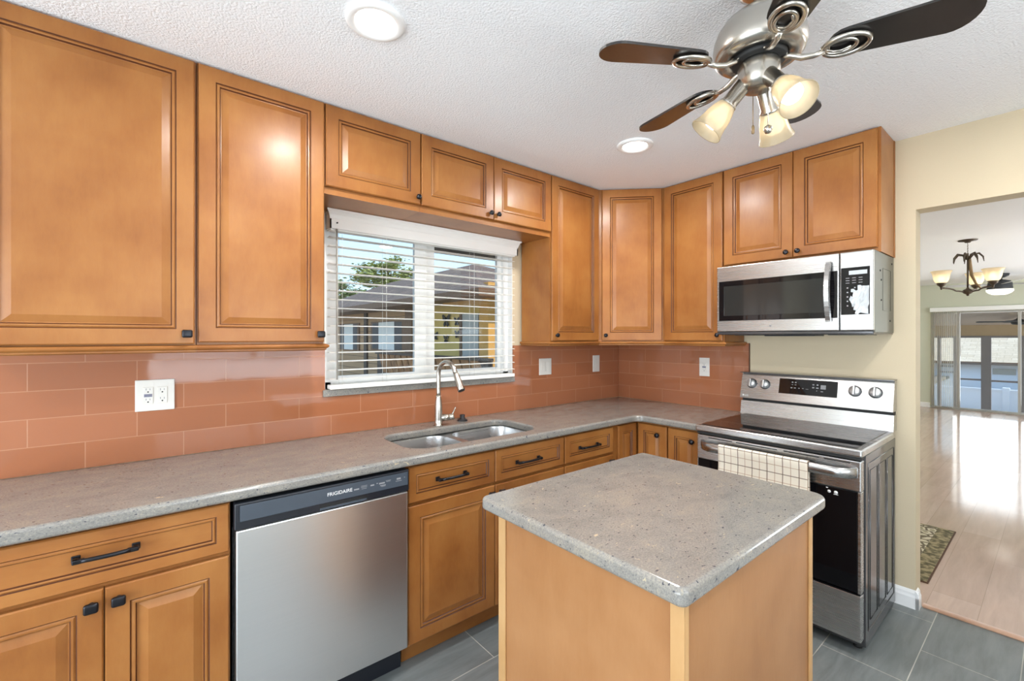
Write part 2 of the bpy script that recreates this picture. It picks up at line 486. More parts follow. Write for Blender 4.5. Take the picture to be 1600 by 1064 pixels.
class MB:
    """collects shapes of one part; build() links them as one mesh object"""

    def __init__(s, X=None):
        s.v, s.f, s.m, s.sm = [], [], [], []
        s.X = X or Matrix.Identity(4)

    def add(s, verts, faces, m=0, smooth=False):
        o = len(s.v)
        s.v += [tuple(s.X @ Vector(p)) for p in verts]
        for k, f in enumerate(faces):
            s.f.append([o + i for i in f])
            s.m.append(m[k] if isinstance(m, list) else m)
            s.sm.append(smooth)
        return s

    def bm(s, bmm, m=0, smooth=False):
        bmm.verts.index_update()
        s.add([v.co.copy() for v in bmm.verts], [[v.index for v in f.verts] for f in bmm.faces], m, smooth)
        bmm.free()
        return s

    def box(s, x0, x1, y0, y1, z0, z1, bev=0.0, seg=2, m=0, smooth=False):
        b = bmesh.new()
        bmesh.ops.create_cube(b, size=1.0)
        for v in b.verts:
            v.co = Vector(((x0 + x1) / 2 + v.co.x * (x1 - x0), (y0 + y1) / 2 + v.co.y * (y1 - y0), (z0 + z1) / 2 + v.co.z * (z1 - z0)))
        if bev:
            bmesh.ops.bevel(b, geom=list(b.edges), offset=bev, segments=seg, profile=0.5, affect='EDGES')
        return s.bm(b, m, smooth)

    def lathe(s, prof, c=(0, 0, 0), axis=(0, 0, 1), seg=24, m=0, smooth=True, cap=True):
        q = Vector((0, 0, 1)).rotation_difference(Vector(axis).normalized())
        c = Vector(c)
        vs, fs = [], []
        for r, z in prof:
            for k in range(seg):
                a = 2 * PI * k / seg
                vs.append(c + q @ Vector((r * math.cos(a), r * math.sin(a), z)))
        for i in range(len(prof) - 1):
            for k in range(seg):
                k2 = (k + 1) % seg
                fs.append([i * seg + k, i * seg + k2, (i + 1) * seg + k2, (i + 1) * seg + k])
        if cap:
            if prof[0][0] > 1e-5:
                fs.append(list(range(seg - 1, -1, -1)))
            if prof[-1][0] > 1e-5:
                fs.append([(len(prof) - 1) * seg + k for k in range(seg)])
        return s.add(vs, fs, m, smooth)

    def tube(s, pts, r, seg=10, m=0, closed=False, flat=None):
        """flat = (thickness factor) squashes the section along the up normal"""
        pts = [Vector(p) for p in pts]
        n = len(pts)
        rr = r if isinstance(r, (list, tuple)) else [r] * n
        vs, fs = [], []
        up = Vector((0, 0, 1))
        for i, p in enumerate(pts):
            if closed:
                t = (pts[(i + 1) % n] - pts[i - 1]).normalized()
            else:
                t = (pts[min(i + 1, n - 1)] - pts[max(i - 1, 0)]).normalized()
            if i == 0:
                a = t.cross(up if abs(t.z) < 0.95 else Vector((0, 1, 0))).normalized()
            else:
                a = (a - t * a.dot(t)).normalized()
            b = t.cross(a).normalized()
            for k in range(seg):
                an = 2 * PI * k / seg
                vs.append(p + a * (rr[i] * math.cos(an)) + b * (rr[i] * math.sin(an) * (flat or 1.0)))
        m_ = n if closed else n - 1
        for i in range(m_):
            i2 = (i + 1) % n
            for k in range(seg):
                k2 = (k + 1) % seg
                fs.append([i * seg + k, i * seg + k2, i2 * seg + k2, i2 * seg + k])
        if not closed:
            fs.append(list(range(seg - 1, -1, -1)))
            fs.append([(n - 1) * seg + k for k in range(seg)])
        return s.add(vs, fs, m, True)

    def prism(s, poly, z0, z1, m=0):
        n = len(poly)
        vs = [(p[0], p[1], z0) for p in poly] + [(p[0], p[1], z1) for p in poly]
        fs = [list(range(n - 1, -1, -1)), list(range(n, 2 * n))]
        for i in range(n):
            j = (i + 1) % n
            fs.append([i, j, n + j, n + i])
        return s.add(vs, fs, m)

    def rings(s, rect, steps, cap_m=0):
        """nested rectangles in local x (width), y (height), z (outward); steps = (inset, depth, material of the band leading here)"""
        u0, u1, v0, v1 = rect
        vs, fs, ms = [], [], []
        for i, st in enumerate(steps):
            ins, w = st[0], st[1]
            vs += [(u0 + ins, v0 + ins, w), (u1 - ins, v0 + ins, w), (u1 - ins, v1 - ins, w), (u0 + ins, v1 - ins, w)]
            if i:
                a, b = (i - 1) * 4, i * 4
                for k in range(4):
                    k2 = (k + 1) % 4
                    fs.append([a + k, a + k2, b + k2, b + k])
                    ms.append(st[2])
        l = (len(steps) - 1) * 4
        fs.append([l, l + 1, l + 2, l + 3])
        ms.append(cap_m)
        fs.append([3, 2, 1, 0])
        ms.append(0)
        return s.add(vs, fs, ms)

    def build(s, name, mat, parent=None, shade=None):
        me = bpy.data.meshes.new(name)
        off = Vector((0, 0, 0))
        if parent is not None:
            p = parent
            while p is not None:
                off += p.location
                p = p.parent
        me.from_pydata([tuple(Vector(v) - off) for v in s.v], [], s.f)
        mats = mat if isinstance(mat, (list, tuple)) else [mat]
        for k in mats:
            me.materials.append(M[k] if isinstance(k, str) else k)
        for p, mi, sm in zip(me.polygons, s.m, s.sm):
            p.material_index = mi
            p.use_smooth = sm
        me.update()
        o = bpy.data.objects.new(name, me)
        C.objects.link(o)
        if parent is not None:
            o.parent = parent
        return o


def tag(o, label=None, cat=None, group=None, kind=None):
    if label:
        o['label'] = label
    if cat:
        o['category'] = cat
    if group:
        o['group'] = group
    if kind:
        o['kind'] = kind
    return o


def thing(name, label, cat, loc=(0, 0, 0), group=None):
    o = bpy.data.objects.new(name, None)
    o.empty_display_size = 0.1
    C.objects.link(o)
    o.location = loc
    return tag(o, label, cat, group)


def struct(name, mb, mat, parent=None):
    o = mb.build(name, mat, parent)
    if parent is None:
        o['kind'] = 'structure'
    return o


def mframe(o, u, v):
    """matrix with local x = u, local y = v, local z = u x v, origin o"""
    u, v = Vector(u).normalized(), Vector(v).normalized()
    w = u.cross(v)
    return Matrix(((u.x, v.x, w.x, o[0]), (u.y, v.y, w.y, o[1]), (u.z, v.z, w.z, o[2]), (0, 0, 0, 1)))


def BW(yface):      # window wall: local x = world x, local y = world z, out of the wall = -y
    return mframe((0, yface, 0), (1, 0, 0), (0, 0, 1))


def RW(xface):      # range wall: local x = -world y, local y = world z, out of the wall = -x
    return mframe((xface, 0, 0), (0, -1, 0), (0, 0, 1))


def text_mesh(name, body, X, size, mat, parent, extrude=0.0003, align='LEFT', shear=0):
    cu = bpy.data.curves.new(name, 'FONT')
    cu.body = body
    cu.size = size
    cu.extrude = extrude
    cu.align_x = align
    cu.shear = shear
    tmp = bpy.data.objects.new(name, cu)
    C.objects.link(tmp)
    dg = bpy.context.evaluated_depsgraph_get()
    me = bpy.data.meshes.new_from_object(tmp.evaluated_get(dg))
    C.objects.unlink(tmp)
    bpy.data.objects.remove(tmp)
    mb = MB(X)
    mb.add([v.co.copy() for v in me.vertices], [list(p.vertices) for p in me.polygons])
    bpy.data.meshes.remove(me)
    return mb.build(name, mat, parent)


def rrect(x0, x1, y0, y1, r, n=6):
    pts = []
    rs = r if isinstance(r, (list, tuple)) else [r] * 4      # corners: (x0,y0) (x1,y0) (x1,y1) (x0,y1)
    for (cx, cy, sx, sy, a0), q in zip(((x0, y0, 1, 1, PI), (x1, y0, -1, 1, 1.5 * PI), (x1, y1, -1, -1, 0), (x0, y1, 1, -1, 0.5 * PI)), rs):
        for k in range(n + 1):
            a = a0 + 0.5 * PI * k / n
            pts.append((cx + sx * q + q * math.cos(a), cy + sy * q + q * math.sin(a)))
    return pts


def slab(name, loops, z0, z1, edge, mat, parent=None):
    """flat slab with eased edges from an outline and holes, through a filled 2D curve"""
    cu = bpy.data.curves.new(name, 'CURVE')
    cu.dimensions = '2D'
    cu.fill_mode = 'BOTH'
    cu.extrude = (z1 - z0) / 2 - edge
    cu.bevel_depth = edge
    cu.bevel_resolution = 4
    cu.offset = -edge
    for lp in loops:
        sp = cu.splines.new('POLY')
        sp.points.add(len(lp) - 1)
        for p, q in zip(sp.points, lp):
            p.co = (q[0], q[1], 0, 1)
        sp.use_cyclic_u = True
    tmp = bpy.data.objects.new(name, cu)
    C.objects.link(tmp)
    dg = bpy.context.evaluated_depsgraph_get()
    me = bpy.data.meshes.new_from_object(tmp.evaluated_get(dg))
    C.objects.unlink(tmp)
    bpy.data.objects.remove(tmp)
    bm_ = bmesh.new()
    bm_.from_mesh(me)
    bmesh.ops.remove_doubles(bm_, verts=bm_.verts, dist=1e-5)
    bpy.data.meshes.remove(me)
    mb = MB(Matrix.Translation((0, 0, (z0 + z1) / 2)))
    mb.bm(bm_, 0, False)
    return mb.build(name, mat, parent)


# ------------------------------------------------------------------ the setting
H = 2.4623
YR = -3.70          # wall behind the camera
XL = -5.40          # wall to the left
# window opening in the window wall
WX0, WX1, WZ0, WZ1 = -2.40, -1.163, 1.145, 2.052
mb = MB()
mb.box(XL - .12, WX0, 0, 0.14, 0, H).box(WX1, 0.12, 0, 0.14, 0, H).box(WX0, WX1, 0, 0.14, 0, WZ0).box(WX0, WX1, 0, 0.14, WZ1, H)
struct('wall_back', mb, 'cream_wall')
OY0, OY1, OZ = -1.895, -3.25, 2.08
mb = MB()
mb.box(0, 0.12, OY0, 0, 0, H).box(0, 0.12, OY1, OY0, OZ, H).box(0, 0.12, YR - .14, OY1, 0, H)
struct('wall_right', mb, 'cream_wall')
# wall behind the camera with its window, wall on the left with its glazed door
mb = MB()
FX0, FX1, FZ0, FZ1 = -3.05, -1.15, 0.75, 2.05
mb.box(XL - .12, FX0, YR - .14, YR, 0, H).box(FX1, 0, YR - .14, YR, 0, H).box(FX0, FX1, YR - .14, YR, 0, FZ0).box(FX0, FX1, YR - .14, YR, FZ1, H)
struct('wall_front', mb, 'white_wall')
LY0, LY1, LZ1 = -3.35, -0.65, 2.03
mb = MB()
mb.box(XL - .12, XL, YR, LY0, 0, H).box(XL - .12, XL, LY1, 0, 0, H).box(XL - .12, XL, LY0, LY1, LZ1, H)
struct('wall_left', mb, 'white_wall')
struct('floor', MB().box(XL - .12, 0.06, YR - .14, 0.14, -0.1, 0), 'floor_tile')
struct('ceiling', MB().box(XL - .12, 0.12, YR - .14, 0.14, H, H + 0.1), 'ceiling')

# glazing behind the camera
w2 = struct('window_2', MB().box(FX0, FX1, YR - .10, YR - .05, FZ0, FZ0 + .05).box(FX0, FX1, YR - .10, YR - .05, FZ1 - .05, FZ1)
            .box(FX0, FX0 + .05, YR - .10, YR - .05, FZ0, FZ1).box(FX1 - .05, FX1, YR - .10, YR - .05, FZ0, FZ1)
            .box(-2.13, -2.07, YR - .10, YR - .05, FZ0, FZ1), 'vinyl')
w2['kind'] = 'structure'
mb = MB()
k = FZ0 + 0.06
while k < FZ1 - 0.04:
    mb.box(FX0 + .02, FX1 - .02, YR - .03, YR - .012, k, k + .018)
    k += 0.044
mb.build('blind_slats', 'blind', w2)
d2 = struct('door_2', MB().box(XL - .09, XL - .03, LY0, LY0 + .06, 0, LZ1).box(XL - .09, XL - .03, LY1 - .06, LY1, 0, LZ1).box(XL - .09, XL - .03, LY0, LY1, LZ1 - .06, LZ1)
            .box(XL - .09, XL - .03, -1.95, -1.85, 0, LZ1).box(XL - .09, XL - .03, LY0, LY1, 0, 0.05), 'vinyl')

# backsplash tile (a skin on the two walls) and other trim
mb = MB()
TZ1 = 1.383
mb.box(-3.535, WX0, -0.009, -0.0005, 0.915, TZ1)
mb.box(WX0, WX1, -0.009, -0.0005, 0.915, 1.112)
mb.box(WX1, -0.010, -0.009, -0.0005, 0.915, 1.359)
struct('trim_1', mb, 'tile_back')
struct('trim_2', MB().box(-0.009, -0.0005, -1.062, -0.0095, 0.915, 1.375), 'tile_right')
struct('trim_3', MB().box(-0.012, -0.0005, -1.068, -1.063, 0.915, 1.375), 'glaze')


def base_profile(mb, p0, p1, out, h=0.095, t=0.014):
    p0, p1, out = Vector(p0), Vector(p1), Vector(out)
    pr = [(0, 0), (t, 0), (t, h * .62), (t * .75, h * .74), (t * .7, h * .86), (t * .3, h * .96), (0, h)]
    vs = []
    for p in (p0, p1):
        for a, z in pr:
            q = p + out * a
            vs.append((q.x, q.y, z))
    n = len(pr)
    fs = [[i, (i + 1) % n, n + (i + 1) % n, n + i] for i in range(n)] + [list(range(n)), list(range(2 * n - 1, n - 1, -1))]
    mb.add(vs, fs)


mb = MB()
base_profile(mb, (-0.001, -1.2, 0), (-0.001, OY0 - .015, 0), (-1, 0, 0))
base_profile(mb, (-0.015, OY0 - .001, 0), (0.05, OY0 - .001, 0), (0, -1, 0))
struct('baseboard_right', mb, 'trim_white')
# wooden reducer strip between tile and laminate
mb = MB()
pts = [(0.043 + 0.022 * (1 - math.cos(PI * k / 8)), 0.0135 * math.sin(PI * k / 8) + 0.0005) for k in range(9)]
vs = [(x, OY0 - .02, z) for x, z in pts] + [(x, OY1, z) for x, z in pts]
mb.add(vs, [[i, i + 1, 10 + i, 9 + i] for i in range(8)] + [list(range(9)), list(range(17, 8, -1)), [0, 9, 17, 8]], 0, True)
M['reducer'] = wood('reducer_wood', srgb(160, 122, 98), srgb(176, 138, 114), srgb(190, 154, 130), 'y', rough=0.35)
struct('trim_4', mb, 'reducer')

# living room shell
FXW = 9.2
struct('floor_living', MB().box(0.06, FXW + .14, -5.6, 0.3, -0.1, -0.0002), 'laminate')
struct('ceiling_living', MB().box(0.12, FXW + .14, -5.6, 0.3, H, H + .1), 'ceiling')
mb = MB()
SY0, SY1, SZ = -0.70, -4.2, 1.915
mb.box(FXW, FXW + .14, SY0, 0.3, 0, H).box(FXW, FXW + .14, SY1, SY0, SZ, H).box(FXW, FXW + .14, -5.6, SY1, 0, H)
struct('wall_living_far', mb, 'sage_wall')
struct('wall_living_back', MB().box(0.12, FXW, 0.16, 0.3, 0, H), 'sage_wall')
struct('wall_living_front', MB().box(0.12, FXW, -5.6, -5.46, 0, H), 'sage_wall')
struct('added_window_frame', MB().box(3.4, 7.0, -5.459, -5.43, .75, .80).box(3.4, 7.0, -5.459, -5.43, 2.10, 2.15).box(3.4, 3.45, -5.459, -5.43, .80, 2.10).box(6.95, 7.0, -5.459, -5.43, .80, 2.10).box(5.17, 5.23, -5.459, -5.43, .80, 2.10), 'vinyl')  # unseen frame added on the solid wall to go with the fill lamp
mb = MB()
base_profile(mb, (FXW - .001, 0.15, 0), (FXW - .001, SY0 + .01, 0), (-1, 0, 0))
struct('baseboard_living', mb, 'trim_white')

# ------------------------------------------------------------------ kitchen window (frame, panes) and its quartz sill
w1 = struct('window_1', MB().box(WX0 + .001, WX1 - .001, 0.045, 0.10, WZ0, WZ0 + .035).box(WX0 + .001, WX1 - .001, 0.045, 0.10, WZ1 - .045, WZ1)
            .box(WX0 + .001, WX0 + .045, 0.045, 0.10, WZ0, WZ1).box(WX1 - .045, WX1 - .001, 0.045, 0.10, WZ0, WZ1), 'vinyl')
mb = MB()
mb.box(-1.842, -1.792, 0.05, 0.088, WZ0 + .035, WZ1 - .045, .003)
mb.box(-1.79, -1.752, 0.072, 0.10, WZ0 + .035, WZ1 - .045, .003)
mb.build('mullion', 'vinyl', w1)
for (a, b, y) in ((-2.355, -1.84, 0.062), (-1.755, -1.208, 0.085)):
    mb = MB()
    t = 0.03
    mb.box(a, b, y - .012, y + .012, WZ0 + .035, WZ0 + .035 + t).box(a, b, y - .012, y + .012, WZ1 - .045 - t, WZ1 - .045)
    mb.box(a, a + t, y - .012, y + .012, WZ0 + .035 + t, WZ1 - .045 - t).box(b - t, b, y - .012, y + .012, WZ0 + .035 + t, WZ1 - .045 - t)
    sash = mb.build('sash', 'vinyl', w1)
    MB().box(a + t, b - t, y - .002, y + .002, WZ0 + .035 + t, WZ1 - .045 - t).build('pane', 'pane', sash)
MB().box(-1.757, -1.20, .106, .128, 1.945, 1.985).build('screen_frame', 'brown_trim0', w1)
# white painted reveal lining of the opening
mb = MB()
mb.box(WX0 + .0005, WX0 + .004, 0.0, 0.044, WZ0, WZ1).box(WX1 - .004, WX1 - .0005, 0.0, 0.044, WZ0, WZ1).box(WX0, WX1, 0.0, 0.044, WZ1 - .004, WZ1 - .0005)
mb.build('reveal', 'vinyl', w1)
slb = MB()
slb.box(-2.412, -1.158, -0.022, -0.0095, 1.113, 1.148, .003)
slb.box(WX0 + .001, WX1 - .001, -0.012, 0.044, 1.1455, 1.148)
slb.build('window_sill', 'quartz', w1)

# ------------------------------------------------------------------ the blind
bl = thing('window_blind', 'white horizontal slat blind with crown valance in the kitchen window', 'blind', (-1.78, -0.03, 1.15))
BX0, BX1 = -2.385, -1.178
mb = MB()
z = 1.925
while z > 1.19:
    pr = [(-.025, 0), (-.012, .0022), (0, .003), (.012, .0022), (.025, 0)]
    y0 = -0.018
    vs = [(BX0, y0 + a, z + b) for a, b in pr] + [(BX1, y0 + a, z + b) for a, b in pr] + [(BX0, y0 + a, z + b - .0026) for a, b in pr] + [(BX1, y0 + a, z + b - .0026) for a, b in pr]
    fs = []
    for i in range(4):
        fs += [[i, i + 1, 6 + i, 5 + i], [10 + i, 15 + i, 16 + i, 11 + i]]
    fs += [[0, 5, 15, 10], [4, 14, 19, 9], [0, 10, 11, 12, 13, 14, 4, 3, 2, 1], [5, 6, 7, 8, 9, 19, 18, 17, 16, 15]]
    mb.add(vs, fs)
    z -= 0.0452
mb.build('slats', 'slat', bl)
MB().box(BX0, BX1, -0.045, 0.008, 1.150, 1.172, .004).build('bottom_rail', 'blind', bl)
MB().box(BX0, BX1, -0.045, 0.008, 1.955, 2.0, .003).build('head_rail', 'blind', bl)
# valance: flat board with a crown on top, returning to the wall on both sides
mb = MB()
pr = [(-.052, 1.962), (-.060, 1.962), (-.060, 2.010), (-.063, 2.016), (-.066, 2.030), (-.072, 2.042), (-.080, 2.048), (-.080, 2.056), (-.052, 2.056)]
n = len(pr)
vs = [(-2.392, a, b) for a, b in pr] + [(-1.165, a, b) for a, b in pr]
vs = [(x - (0.0 if b < 2.02 else (-.060 - a) * .9), a, b) if x < -2 else (x + (0.0 if b < 2.02 else (-.060 - a) * .9), a, b) for x, a, b in vs]
mb.add(vs, [[i, (i + 1) % n, n + (i + 1) % n, n + i] for i in range(n)] + [list(range(n - 1, -1, -1)), list(range(n, 2 * n))])
for x in (-2.392, -1.173):
    mb.box(x, x + .008, -0.060, -0.0005, 1.962, 2.056)
mb.build('valance', 'blind', bl)
wand = MB().tube([(-2.354, -0.052, 1.985), (-2.354, -0.052, 1.20)], 0.0048, 8).build('wand', 'wand', bl)
MB().lathe([(0.001, 0), (.004, .002), (.004, .008), (.001, .012)], (-2.358, -0.0625, 1.99), (0, -1, 0), 8).build('screw', 'dark_slot', bl)
for x in (-2.325, -2.087, -1.508, -1.30):
    mb = MB()
    for y in (-0.044, 0.008):
        mb.tube([(x, y, 1.96), (x, y, 1.17)], 0.0009, 5)
    mb.build('ladder_cord', 'cord', bl)

# ------------------------------------------------------------------ cabinet builders
FU = 0.307          # face plane of the upper doors
TH = 0.020
DOOR = [(0, -TH, 0), (0, -.004, 0), (.004, 0, 0), (.055, 0, 0), (.0585, -.004, 1), (.063, -.0012, 0), (.068, -.0015, 0), (.0715, -.008, 1), (.0745, -.0085, 0), (.098, -.0015, 0)]
DOOR_S = [(0, -TH, 0), (0, -.004, 0), (.004, 0, 0), (.043, 0, 0), (.046, -.004, 1), (.050, -.0012, 0), (.054, -.0015, 0), (.057, -.008, 1), (.060, -.0085, 0), (.078, -.0015, 0)]
DRAW = [(0, -TH, 0), (0, -.004, 0), (.004, 0, 0), (.036, 0, 0), (.039, -.004, 1), (.043, -.0012, 0), (.047, -.0018, 0), (.050, -.007, 1), (.052, -.007, 0)]


def knob(X, u, v, parent, round_=False, scale=1.0):
    """cabinet knob in the local frame of its door: rosette, stem and pillow head"""
    mb = MB(X)
    s = scale
    mb.lathe([(.009 * s, 0), (.009 * s, .002), (.0055 * s, .004), (.005 * s, .012 * s), (.008 * s, .016 * s)], (u, v, 0), (0, 0, 1), 14)
    if round_:
        mb.lathe([(.006 * s, .013 * s), (.0145 * s, .016 * s), (.0165 * s, .020 * s), (.0145 * s, .025 * s), (.008 * s, .028 * s), (0.0005, .029 * s)], (u, v, 0), (0, 0, 1), 18)
    else:
        b = bmesh.new()
        bmesh.ops.create_cube(b, size=1.0)
        for q in b.verts:
            q.co = Vector((u + q.co.x * .033 * s, v + q.co.y * .029 * s, .0215 * s + q.co.z * .015 * s))
        bmesh.ops.bevel(b, geom=list(b.edges), offset=.0065 * s, segments=4, profile=0.5, affect='EDGES')
        mb.bm(b, 0, True)
    return mb.build('knob', 'knob', parent)


def pull(X, u0, u1, v, parent):
    """bar pull with square end posts"""
    mb = MB(X)
    for u in (u0 + .009, u1 - .009):
        mb.box(u - .010, u + .010, v - .010, v + .010, 0, .005, .002)
        mb.box(u - .0065, u + .0065, v - .0065, v + .0065, .004, .030, .002)
    mb.box(u0 + .002, u0 + .030, v - .0065, v + .0065, .020, .031, .003)
    mb.box(u1 - .030, u1 - .002, v - .0065, v + .0065, .020, .031, .003)
    n = 9
    pts = [(u0 + .022 + (u1 - u0 - .044) * k / (n - 1), v, .027 + .004 * math.sin(PI * k / (n - 1))) for k in range(n)]
    mb.tube(pts, .0062, 10)
    return mb.build('bar_pull', 'knob', parent)


def door(X, u0, u1, v0, v1, parent, kind='door', grain='wood_v', name=None):
    mb = MB(X)
    mb.rings((u0, u1, v0, v1), {'door': DOOR, 'small': DOOR_S, 'drawer': DRAW}[kind])
    return mb.build(name or ('drawer_front' if kind == 'drawer' else 'door'), [grain, 'glaze'], parent)


def rail(path, parent, z0=1.357, z1=1.386):
    """light rail moulding swept along a plan path (list of (x, y), outward on the left-hand side)"""
    pr = [(-.020, z0), (0.004, z0), (.010, z0 + .004), (.010, z0 + .009), (.014, z0 + .011), (.019, z0 + .016), (.020, z0 + .021), (.016, z1 - .003), (.008, z1), (-.020, z1)]
    n = len(pr)
    P = [Vector((p[0], p[1])) for p in path]
    mb = MB()
    vs = []
    for i, p in enumerate(P):
        ds = []
        if i > 0:
            ds.append((P[i] - P[i - 1]).normalized())
        if i < len(P) - 1:
            ds.append((P[i + 1] - P[i]).normalized())
        ns = [Vector((d.y, -d.x)) for d in ds]
        if len(ns) == 2:
            b = (ns[0] + ns[1]).normalized()
            b = b / max(0.3, b.dot(ns[0]))
        else:
            b = ns[0]
        for a, z in pr:
            q = p + b * a
            vs.append((q.x, q.y, z))
    fs = []
    for i in range(len(P) - 1):
        for k in range(n):
            k2 = (k + 1) % n
            fs.append([i * n + k, i * n + k2, (i + 1) * n + k2, (i + 1) * n + k])
    fs += [list(range(n - 1, -1, -1)), [(len(P) - 1) * n + k for k in range(n)]]
    mb.add(vs, fs)
    return mb.build('light_rail', 'wood_x', parent)


CT = H - 0.002          # cabinet tops meet the ceiling
DT = H - 0.008
YB = -(FU - TH)         # box front of the uppers on the window wall
A0, A1, A2, A3, A4 = -2.957, -2.490, -2.016, -1.551, -1.088
BZ = 1.372

# two tall wall cabinets left of the window
def upper_back(label, x0, x1, d0, d1, zb, zdoor, knobs, drail, split=None, tall=True):
    t = thing('wall_cabinet', label, 'cabinet', ((x0 + x1) / 2, YB / 2, zb), 'maple wall cabinets along the window wall')
    MB().box(x0, x1, YB, -0.0105 if tall else -0.001, zb, CT).build('cabinet_box', 'wood_v', t)
    X = BW(-FU)
    ds = []
    edges = [d0] + ([split] if split else []) + [d1]
    for a, b, kn in zip(edges[:-1], edges[1:], knobs):
        d = door(X, a + (.0015 if a != d0 else 0), b - (.0015 if b != d1 else 0), zdoor, DT, t)
        knob(X, kn[0], kn[1], d, round_=not tall or x0 > -1.2, scale=1.0 if tall and x0 < -2 else .85)
    return t


t = upper_back('large maple wall cabinet at the left edge, door knob near the outlet', -3.535, A0 - .0015, -3.530, A0 - .007, BZ, 1.390, [(-2.988, 1.428)], None)
rail([(-3.535, YB - .001), (A0 - .001, YB - .001)], t)
t = upper_back('maple wall cabinet immediately left of the window', A0 + .0005, A1 - .001, A0 + .005, A1 - .003, BZ, 1.396, [(-2.512, 1.428)], None)
rail([(A0 - .0005, YB - .001), (A1 - .001, YB - .001), (A1 - .001, -.012)], t)
# three short doors over the window
t = upper_back('short single door maple cabinet over the left of the window', A1 + .0005, A2 - .0005, A1 + .004, A2 - .003, 2.058, 2.090, [(-2.036, 2.124)], None, tall=False)
t = upper_back('short double door maple cabinet over the right of the window', A2 + .0005, A4 - .0005, A2 + .003, A4 - .003, 2.058, 2.090, [(-1.578, 2.124), (-1.524, 2.124)], None, split=A3, tall=False)
# tall one right of the window
t = upper_back('tall narrow maple cabinet right of the window, side lit by daylight', A4 + .0005, -0.6105, A4 + .004, -0.622, BZ, 1.392, [(-1.048, 1.428)], None)
rail([(A4 + .001, -.012), (A4 + .001, YB - .001), (-0.6105, YB - .001)], t)
# diagonal corner cabinet
t = thing('corner_wall_cabinet', 'maple corner cabinet set diagonally between the two walls', 'cabinet', (-.3, -.3, BZ))
mb = MB()
mb.prism([(-.0105, -.0105), (-.6095, -.0105), (-.6095, YB), (YB, -.6095), (-.0105, -.6095)], BZ, CT)
mb.build('cabinet_box', 'wood_v', t)
P0, P1 = Vector((-.61, YB, 0)), Vector((YB, -.61, 0))
dl = (P1 - P0).length
ud = (P1 - P0).normalized()
wd = ud.cross(Vector((0, 0, 1)))
X = mframe(P0 + wd * TH, ud, (0, 0, 1))
d = door(X, .026, dl - .020, 1.392, DT, t)
knob(X, .050, 1.428, d, True, .85)
rail([(-.6095, YB - .0005), (YB - .0005, -.6095)], t)
# right of the corner on the range wall
t = thing('wall_cabinet', 'tall narrow maple cabinet between corner cabinet and microwave', 'cabinet', (-.15, -.82, BZ))
MB().box(YB, -.0105, -1.0325, -.6105, BZ, CT).build('cabinet_box', 'wood_v', t)
X = RW(-FU)
d = door(X, .620, 1.0275, 1.392, DT, t)
knob(X, 1.000, 1.428, d, True, .85)
rail([(YB - .001, -.6105), (YB - .001, -1.0325), (-.012, -1.0325)], t)
# over the microwave
t = thing('wall_cabinet', 'double door maple cabinet mounted above the microwave', 'cabinet', (-.15, -1.42, 1.84))
MB().box(YB, -.001, -1.811, -1.0335, 1.840, CT).build('cabinet_box', 'wood_v', t)
MB().box(-.022, -.0012, -1.8135, -1.8115, 1.840, CT).build('scribe_strip', 'wood_v', t)
for a, b, kx in ((1.037, 1.4225, 1.393), (1.4255, 1.799, 1.451)):
    d = door(X, a, b, 1.862, DT, t)
    knob(X, kx, 1.893, d, True, .85)

# ------------------------------------------------------------------ base cabinets
YF = -.60          # box front; doors out to -.62
XF = BW(-.62)


def base_back(label, x0, x1, open_top=False):
    t = thing('base_cabinet', label, 'cabinet', ((x0 + x1) / 2, -.3, 0), 'maple base cabinets under the counter')
    mb = MB()
    if open_top:
        mb.box(x0, x0 + .016, YF, -.002, .095, .872).box(x1 - .016, x1, YF, -.002, .095, .872).box(x0 + .016, x1 - .016, YF, -.002, .095, .111)
        mb.box(x0 + .016, x1 - .016, -.012, -.002, .111, .872).box(x0 + .016, x1 - .016, YF, YF + .012, .111, .872)
    else:
        mb.box(x0, x1, YF, -.002, .095, .872)
    mb.build('cabinet_box', 'wood_v', t)
    MB().box(x0, x1, -.555, -.03, 0.0005, .095).build('toe_kick', 'wood_x', t)
    return t


t = base_back('maple base cabinet at the lower left corner, one drawer over two doors', -3.520, -2.888)
d = door(XF, -3.515, -2.892, .702, .862, t, 'drawer', 'wood_x')
pull(XF, -3.270, -3.122, .792, d)
d = door(XF, -3.515, -3.2035, .105, .688, t)
knob(XF, -3.229, .649, d)
d = door(XF, -3.2005, -2.892, .105, .688, t)
knob(XF, -3.170, .649, d)

t = base_back('maple sink base cabinet between the dishwasher and island', -2.245, -1.2955, True)
d = door(XF, -2.243, -1.7825, .706, .860, t, 'drawer', 'wood_x')
pull(XF, -2.112, -1.950, .787, d)
d = door(XF, -1.7795, -1.298, .706, .860, t, 'drawer', 'wood_x')
pull(XF, -1.652, -1.486, .780, d)
d = door(XF, -2.243, -1.7825, .100, .692, t)
knob(XF, -1.812, .655, d)
d = door(XF, -1.7795, -1.298, .100, .692, t)
knob(XF, -1.750, .655, d)

t = base_back('maple drawer base cabinet just right of the sink cabinet', -1.2945, -.8405)
d = door(XF, -1.291, -.865, .706, .860, t, 'drawer', 'wood_x')
pull(XF, -1.180, -1.010, .780, d)
d = door(XF, -1.291, -.865, .100, .692, t)
knob(XF, -.895, .655, d)

